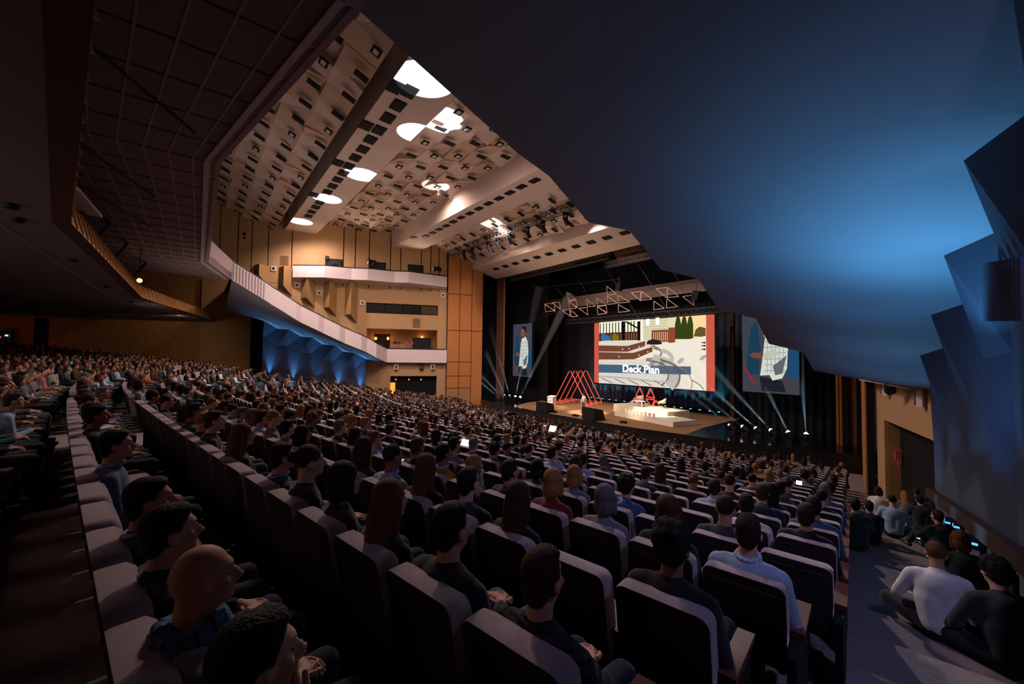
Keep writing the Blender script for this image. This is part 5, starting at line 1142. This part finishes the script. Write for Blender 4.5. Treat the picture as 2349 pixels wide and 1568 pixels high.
    return dict(body=body, top=shirt, trousers=trs, hair=hm, eyes=eyes, shoe=shoe[0], shoe2=shoe[1], pose=pose, hstyle=hair)
PROTO = {}
def proto(pose, hair, female=False):
    k = (pose, hair, female)
    if k not in PROTO: PROTO[k] = figure(pose, hair, female)
    return PROTO[k]
HAIRC = {'black': '#0d0a09', 'dark brown': '#1e120c', 'brown': '#38200f', 'light brown': '#5c3a20', 'blond': '#8a6236', 'grey': '#5b5856', 'red': '#5a2410'}
TOPC = {'black': '#101013', 'dark grey': '#2b2c31', 'navy': '#18202f', 'blue': '#34506e', 'light blue': '#8aa2b6', 'white': '#c9c8c4', 'grey': '#63646a', 'red': '#6a1518', 'green': '#26332c', 'yellow': '#a06a18', 'pink': '#8f5c5c', 'brown': '#40291b', 'olive': '#3c3a26', 'teal': '#1c4147', 'burgundy': '#3d1218'}
SKINC = ['#b98a70', '#c79a80', '#a87860', '#8c5c44', '#c08d78']
def person(pr, loc, rz, hair, top, label, group=None, scale=1.0, trous='navy', detail=True):
    o = link('person', pr['body'], None, loc, rz); o.scale = (scale,) * 3; o.color = (*lin(SKINC[random.randrange(5)]), 1); tag(o, label, 'person', group)
    for key, c in (('top', TOPC[top]), ('trousers', TOPC[trous]), ('hair', HAIRC.get(hair, '#1e120c')), ('shoe', '#1a1a1c'), ('shoe2', '#1a1a1c'), ('eyes', '#1a1210')):
        if pr[key] is None or (not detail and key in ('eyes', 'shoe', 'shoe2')): continue
        c_ = link(key.rstrip('2'), pr[key], o); c_.color = (*lin(c), 1)
    return o
def hd_z(): return 1.235
# people picked out in the photograph: pixel of the head, pose, hair style, female, hair colour, top, words
KEYP = [((432, 1285), 'sit', 'bald', 0, '-', 'grey', 'bald man in a grey-blue patterned scarf and top'), ((350, 1240), 'sit', 'short', 0, 'dark brown', 'black', 'dark-haired man half hidden behind the bald man'),
        ((355, 1125), 'sit', 'short', 0, 'dark brown', 'black', 'young man in profile with dark jacket and pale blue collar'), ((285, 1010), 'sit', 'short', 0, 'black', 'blue', 'man in a blue denim shirt'),
        ((245, 930), 'sit', 'short', 0, 'black', 'black', 'dark-haired man with a beard'), ((225, 895), 'sit', 'bob', 1, 'dark brown', 'grey', 'dark-haired woman'),
        ((480, 1500), 'chin', 'short', 0, 'dark brown', 'burgundy', 'person with hands raised to the chin at the bottom edge'),
        ((888, 1208), 'sit', 'long', 1, 'light brown', 'black', 'woman with long light brown hair'), ((1022, 1235), 'sit', 'short', 0, 'black', 'black', 'man in a black jacket with a dark hoodie'),
        ((1222, 1330), 'sit', 'short', 0, 'brown', 'dark grey', 'man in a ribbed dark knit sweater'), ((1197, 1180), 'sit', 'long', 1, 'brown', 'black', 'woman with very long brown hair'),
        ((1297, 1142), 'sit', 'bob', 1, 'blond', 'red', 'woman with blond bob and red top'), ((1428, 1150), 'lean', 'curly', 0, 'black', 'blue', 'man in a grey-blue blazer leaning forward'),
        ((1392, 1135), 'sit', 'bob', 1, 'grey', 'grey', 'grey-haired woman'), ((1528, 1212), 'sit', 'bob', 1, 'brown', 'black', 'person with thick brown hair'),
        ((1575, 1268), 'sit', 'curly', 0, 'black', 'black', 'man with thick black hair and dark suit'), ((1695, 1262), 'sit', 'short', 0, 'dark brown', 'light blue', 'man in a pale blue shirt'),
        ((1624, 1190), 'sit', 'buzz', 0, 'dark brown', 'dark grey', 'man with shaved dark hair'), ((1634, 1138), 'sit', 'short', 0, 'dark brown', 'light blue', 'tall man in a light blue shirt'),
        ((1755, 1186), 'lean', 'short', 0, 'brown', 'navy', 'man in dark blue leaning forward'), ((1815, 1166), 'sit', 'short', 0, 'dark brown', 'black', 'man in black'), ((1886, 1172), 'sit', 'short', 0, 'black', 'blue', 'dark-haired man at the row end'),
        ((1719, 1146), 'sit', 'short', 0, 'black', 'white', 'man in a white collar'), ((1768, 1142), 'sit', 'long', 1, 'black', 'black', 'woman with long black hair'), ((1822, 1135), 'sit', 'bun', 1, 'brown', 'green', 'woman with braided hair'), ((1864, 1125), 'sit', 'buzz', 0, 'black', 'black', 'man with cropped black hair'),
        ((985, 1115), 'sit', 'long', 1, 'light brown', 'black', 'woman with straight light brown hair'), ((1095, 1125), 'sit', 'short', 0, 'black', 'dark grey', 'dark-haired person in a shawl'), ((1110, 1085), 'sit', 'long', 1, 'blond', 'grey', 'woman with long blond hair reading a phone'),
        ((1172, 1108), 'sit', 'short', 0, 'black', 'black', 'man with glasses and black hair'), ((1245, 1098), 'sit', 'bob', 1, 'black', 'black', 'woman with black bob'), ((905, 1060), 'sit', 'buzz', 0, 'dark brown', 'light blue', 'man with cropped hair and blue shirt'),
        ((968, 1050), 'sit', 'short', 0, 'brown', 'black', 'man beside the open laptop'), ((640, 1055), 'sit', 'short', 0, 'dark brown', 'navy', 'man in profile with a blue collar'), ((712, 1105), 'sit', 'bun', 1, 'brown', 'navy', 'woman with tied brown hair'),
        ((785, 1145), 'sit', 'bob', 1, 'dark brown', 'black', 'person with brown hair to the shoulders'), ((540, 1010), 'sit', 'long', 1, 'light brown', 'black', 'woman with wavy light brown hair'), ((500, 985), 'sit', 'short', 0, 'brown', 'black', 'man with wide forehead in profile'),
        ((437, 960), 'sit', 'short', 0, 'dark brown', 'dark grey', 'dark-haired man in profile'), ((1035, 1058), 'sit', 'short', 0, 'black', 'yellow', 'black-haired person with an orange collar'), ((1120, 1045), 'sit', 'curly', 0, 'black', 'olive', 'person with bushy black hair'),
        ((1288, 1076), 'sit', 'bob', 1, 'blond', 'grey', 'woman with short blond hair'), ((1355, 1075), 'sit', 'long', 1, 'brown', 'dark grey', 'woman with long brown hair'), ((1055, 1035), 'sit', 'short', 0, 'dark brown', 'grey', 'man in a grey shirt'), ((1080, 1020), 'sit', 'short', 0, 'grey', 'navy', 'grey-haired man'),
        ((30, 900), 'sit', 'short', 0, 'brown', 'grey', 'man with glasses in a grey T-shirt'), ((110, 870), 'sit', 'short', 0, 'black', 'black', 'bearded dark-haired man'), ((80, 895), 'fold', 'short', 0, 'grey', 'grey', 'person in a grey hoodie'), ((150, 850), 'sit', 'bob', 1, 'light brown', 'teal', 'woman with light brown hair')]
taken = {}
M_KNIT = mat_object_color('ribbed_knit', .95, .2, 30.0); nt = M_KNIT.node_tree; wv = nt.nodes.new('ShaderNodeTexWave'); wv.bands_direction = 'Z'; wv.inputs['Scale'].default_value = 14; wv.inputs['Distortion'].default_value = 1.5
tcn = nt.nodes.new('ShaderNodeTexCoord'); nt.links.new(tcn.outputs['Object'], wv.inputs['Vector']); bp_ = nt.nodes.new('ShaderNodeBump'); bp_.inputs['Strength'].default_value = 1; bp_.inputs['Distance'].default_value = .02; nt.links.new(wv.outputs['Fac'], bp_.inputs['Height']); nt.links.new(bp_.outputs['Normal'], nt.nodes['Principled BSDF'].inputs['Normal'])
M_SCARF = mat('scarf_blue', '#4a6484', .95, noise=.7, nscale=22.0, bump=.6)
def seat_head(i):
    n, k, x, y, z, rz = SEATS[i]; return proj((x + .06 * math.sin(rz), y - .02, z + 1.16))
heads = np.array([seat_head(i)[:2] for i in range(len(SEATS))]); hdepth = np.array([seat_head(i)[2] for i in range(len(SEATS))])
GP = 'seated audience members'
FEM = {'long', 'bob', 'bun'}
for (hp, pose, hs, fem, hc, tc, wd) in KEYP:
    d2 = ((heads - np.array(hp)) ** 2).sum(1); d2[hdepth < .9] = 1e12
    for i in taken: d2[i] = 1e12
    i = int(np.argmin(d2)); n, k, x, y, z, rz = SEATS[i]; taken[i] = 1
    po = person(proto(pose, hs, bool(fem)), (x, y + .02, z), rz + random.uniform(-.15, .15), hc, tc, f'{wd}, {rowword(n)}', GP, random.uniform(.97, 1.03), random.choice(['navy', 'black', 'blue', 'dark grey']))
    if 'knit' in wd:
        for c_ in po.children:
            if c_.name.startswith('top'): c_.data = c_.data.copy(); c_.data.materials[0] = M_KNIT
    if 'scarf' in wd:
        b = MB(); rr = random.Random(2)
        for t_ in range(3):
            ring = [(.085 * math.cos(a_) * (1 + .12 * t_), -.055 + .085 * math.sin(a_) * (1 + .12 * t_), 1.01 - t_ * .03 + .012 * math.sin(3 * a_ + t_)) for a_ in np.linspace(0, 2 * PI, 15)]; b.path(ring, .03, 7)
        b.obj('scarf', M_SCARF, po)
    if 'collar' in wd or 'shirt' in wd or 'blazer' in wd:
        b = MB(); ring = [(.07 * math.cos(a_), -.055 + .072 * math.sin(a_), 1.005 + .012 * math.sin(a_)) for a_ in np.linspace(0, 2 * PI, 15)]; b.path(ring, .016, 6); cc_ = b.obj('collar', M_FABRIC, po); cc_.color = (*lin('#8fa6c0'), 1)
VAR = [('sit', 'short', False), ('sit', 'short', False), ('sit', 'long', True), ('chin', 'short', False), ('sit', 'bob', True), ('fold', 'buzz', False), ('sit', 'curly', False), ('lean', 'short', False), ('sit', 'bun', True), ('fold', 'long', True), ('sit', 'buzz', False)]
STYLE = {'short': 'short', 'long': 'long', 'bob': 'bobbed', 'buzz': 'cropped', 'curly': 'curly', 'bun': 'tied'}
POSE = {'sit': 'sitting upright', 'chin': 'resting the chin on a hand', 'fold': 'with folded arms', 'lean': 'leaning forward'}
order = sorted([i for i in inview if i not in taken and hdepth[i] > 1.2 and (-10 if SEATS[i][0] > -2 else -260 if SEATS[i][0] < -3 else -1400) < heads[i][0] < 2330 and heads[i][1] < 1560], key=lambda i: hdepth[i])
N_PEOPLE = 262 - len(taken); crowd = []; made = 0
for i in order:
    n, k, x, y, z, rz = SEATS[i]; d = hdepth[i]
    if n >= -1 and x > 9: p_occ = .0 if d < 6 else (.40 if d < 10 else .5)
    elif n < -1 and x > 9: p_occ = .85 if heads[i][0] < 330 else 0
    else: p_occ = .80
    if n == -1 and x > 9: p_occ = .72 if heads[i][1] < 960 else 0
    if n >= 0 and x > 9 and heads[i][0] < 900: p_occ = max(p_occ, .8 if d > 5.0 else .25)
    if random.random() > p_occ: continue
    hc = random.choices(list(HAIRC), [5, 6, 5, 3, 2, 2, .5])[0]; tc = random.choices(list(TOPC), [6, 5, 3, 3, 2, 2.2, 4, .8, 1.5, .8, 1.2, 1.5, 1.2, 1, 1])[0]
    if made < N_PEOPLE and d < 40:
        v = random.choice(VAR); rzz = rz + random.uniform(-.2, .2)
        person(proto(*v), (x, y + .02, z), rzz, hc, tc, f'{STYLE[v[1]]}-{hc.replace(chr(32), chr(45))}-haired person in {tc}, {rowword(n)}, {ordw(k + 1)} from the aisle', GP, random.uniform(.95, 1.04), random.choice(['navy', 'black', 'blue', 'dark grey']), d < 9); made += 1
    else: crowd.append((i, hc, tc))
# distant crowd as one mesh with colours
def low_person(hair):
    b = MB(); tag_ = []
    def part(fn, c): n0 = len(b.v); fn(); tag_.extend([c] * (len(b.v) - n0))
    part(lambda: b.ball((0, -.05, 1.15), (.08, .1, .118), 8, 6), 0)
    part(lambda: b.ball((0, -.075, 1.19), (.087, .1, .105), 8, 5), 1)
    if hair: part(lambda: b.cap((0, -.11, 1.12), (0, -.13, .92), .08, .06, 6), 1)
    part(lambda: b.tube((0, -.08, .94), (0, -.06, 1.08), .055, n=6), 0)
    part(lambda: b.ball((0, -.07, .78), (.2, .13, .24), 8, 6), 2)
    for s in (-1, 1):
        part(lambda: b.tube((s * .2, -.09, .93), (s * .25, -.02, .70), .055, .045, 6), 2); part(lambda: b.tube((s * .25, -.02, .70), (s * .06, .28, .64), .045, .035, 6), 2)
        part(lambda: b.ball((s * .05, .32, .66), (.045, .05, .03), 6, 4), 0); part(lambda: b.tube((s * .1, 0, .52), (s * .13, .46, .54), .09, .065, 6), 3); part(lambda: b.tube((s * .13, .46, .54), (s * .12, .44, .06), .065, .045, 6), 3)
    return b, np.array(tag_)
for nm, hair, sel in (('distant_audience', False, 0), ('distant_audience', True, 1)):
    mem = [c for j, c in enumerate(crowd) if (j % 3 == 2) == bool(sel)]
    if not mem: continue
    lp, tg = low_person(hair); xf = [(SEATS[i][2] + random.uniform(-.07, .07), SEATS[i][3] + random.uniform(-.06, .08), SEATS[i][4] + random.uniform(-.07, .06), SEATS[i][5] + random.uniform(-.45, .45)) for i, _, _ in mem]
    me = tile(lp.v, lp.f, xf); me.materials.append(mat_attr('crowd_cloth') if 'crowd_cloth' not in MATS else MATS['crowd_cloth']); MATS['crowd_cloth'] = me.materials[0]
    cols = np.ones((len(mem), len(lp.v), 4), np.float32)
    for j, (_, hc, tc) in enumerate(mem):
        f_ = random.uniform(.35, .85); pal = [tuple(f_ * q_ for q_ in lin(random.choice(SKINC))), lin(HAIRC[hc]), lin(TOPC[tc]), lin(TOPC[random.choice(['navy', 'black', 'blue', 'dark grey'])])]
        cols[j, :, :3] = np.array(pal)[tg]
    at = me.color_attributes.new('Col', 'FLOAT_COLOR', 'POINT'); at.data.foreach_set('color', cols.ravel()); me.polygons.foreach_set('use_smooth', [True] * len(me.polygons))
    o = link(nm, me); stuff(o); o['label'] = 'distant seated audience of ' + ('long' if hair else 'short') + '-haired people filling the far rows'; o['category'] = 'audience'
# speaker, camera operator
p = atz(1339, 947, .02); person(proto('walk', 'buzz', False), p, PI / 2 + .15, 'black', 'white', 'speaker walking on the stage in a white shirt and dark trousers', None, 1.02, 'navy')
p = floor_hit(1157, 1010); px = onplane(1157, 960, (p[0], p[1], 0), (0.6, .8, 0))
o = person(proto('film', 'short', False), (2.2, 14.9, floor_z(2.2, 14.9)), -.3, 'black', 'black', 'camera operator in black standing among the rows beside a tripod', None, 1.03, 'black')
o = empty('camera_tripod', (2.75, 15.35, floor_z(2.75, 15.35)), -.3); tag(o, 'video camera on a tripod beside the standing operator', 'camera')
for k in range(3): b = MB(); t_ = PI / 2 + k * 2 * PI / 3; b.tube((.4 * math.cos(t_), .4 * math.sin(t_), 0), (0, 0, 1.25), .018, n=6); b.obj('leg', M_BLACK, o)
b = MB(); b.box((0, .05, 1.45), (.16, .45, .2)); b.tube((0, .27, 1.45), (0, .45, 1.45), .06, .07, 10); b.obj('camera_body', M_BLACK, o); b = MB(); b.box((-.15, -.1, 1.5), (.12, .02, .09)); b.obj('viewfinder', emis('screen_small', (.7, .8, 1), 1.5), o)
b = MB(); b.ball((.05, -.19, 1.56), .02, 6, 4); b.obj('tally_lamp', emis('tally', (1, .1, .08), 8.0), o)
# people sitting on the steps of the side aisle
SITF = [((2160, 1468), 'cross', 'buzz', False, 'light brown', 'white', 'black', 'man in a white sweater sitting cross-legged on the aisle carpet', 1.08, -.05), ((2052, 1232), 'cross', 'buzz', False, 'dark brown', 'light blue', 'black', 'man in a pale blue T-shirt sitting in the aisle with an arm out', 1.05, 0), ((1965, 1262), 'knees', 'short', False, 'black', 'green', 'black', 'dark-haired man in dark green sitting at the row ends', 1.05, 0),
        ((2000, 1250), 'knees', 'short', False, 'black', 'black', 'black', 'person in black looking at a phone beside the green top', 1.0, .2), ((2015, 1190), 'cross', 'bob', True, 'dark brown', 'white', 'navy', 'woman in a pale top sitting furthest down the aisle', 1.0, -.2), ((2083, 1200), 'cross', 'long', True, 'blond', 'grey', 'navy', 'woman with long blond hair sitting in the aisle', 1.0, .2),
        ((2106, 1188), 'knees', 'short', False, 'brown', 'black', 'black', 'brown-haired man sitting behind the blond woman', 1.0, 0), ((2118, 1222), 'cross', 'short', False, 'black', 'navy', 'black', 'man in a navy jacket sitting beside the blond woman', 1.03, .1), ((2150, 1178), 'knees', 'short', False, 'dark brown', 'black', 'black', 'dark figure sitting nearest the dark doorway', 1.0, 0), ((2142, 1205), 'knees', 'bob', True, 'black', 'black', 'black', 'dark-haired woman in black sitting near the wooden rail', 1.0, .1),
        ((2165, 1285), 'lean_f', 'short', False, 'dark brown', 'black', 'black', 'man in black hunched forward beside the wooden rail', 1.05, .5), ((2222, 1390), 'cross', 'bob', True, 'red', 'black', 'black', 'red-haired person in a black coat behind the white sweater', 1.05, .1), ((2272, 1385), 'knees', 'short', False, 'black', 'grey', 'black', 'dark-haired person in a grey hoodie beside the rail', 1.05, .1), ((2325, 1545), 'cross', 'curly', False, 'black', 'dark grey', 'black', 'person in a furry dark coat at the lower corner', 1.1, .3)]
for (bp, pose, hs, fem, hc, tc, trs, lab, sc, dz) in SITF:
    p = floor_hit(*bp); person(proto('knees' if pose == 'lean_f' else pose, hs, fem), p, .30 + dz, hc, tc, lab, None, sc, trs)
# laptops, phones and papers glowing in laps
def screen_prop(kind, px, py, depth, w_, h_, lab, tilt=1.1, rz=.2, emit=1.6):
    d = ray(px, py); p = EYE + d * depth / F; o = empty(kind, p, rz); tag(o, lab, kind); M_ = Matrix.Rotation(tilt, 3, 'X')
    b = MB(); b.box((0, 0, 0), (w_, h_, .012), M=M_); b.obj('body', M_BLACK, o); n = M_ @ Vector((0, 0, 1)); b = MB(); b.box(n * .008, (w_ * .9, h_ * .9, .004), M=M_); b.obj('screen', emis('lcd', (.95, 1, .86), emit) if emit > .5 else M_PLASTIC, o)
    if kind == 'laptop': b = MB(); b.box((0, -.11, -h_ * .45), (w_, .22, .015)); b.obj('keyboard', M_BLACK, o)
for a in [('laptop', 934, 1050, 7.0, .34, .24, 'open laptop with a bright screen beside the cropped-haired man'), ('phone', 1264, 1116, 6.2, .09, .17, 'bright phone held up beside the blond woman in red'), ('phone', 1127, 1118, 5.8, .09, .15, 'phone glowing in the hands of the long-haired blond woman'), ('laptop', 1068, 1018, 9.5, .34, .24, 'laptop with pale screen before the man in grey'), ('phone', 1833, 1107, 9.0, .12, .1, 'bright phone among the far row ends'), ('tablet', 1268, 983, 17.5, .4, .3, 'pale tablet lit in the cross-aisle row')]: screen_prop(*a)
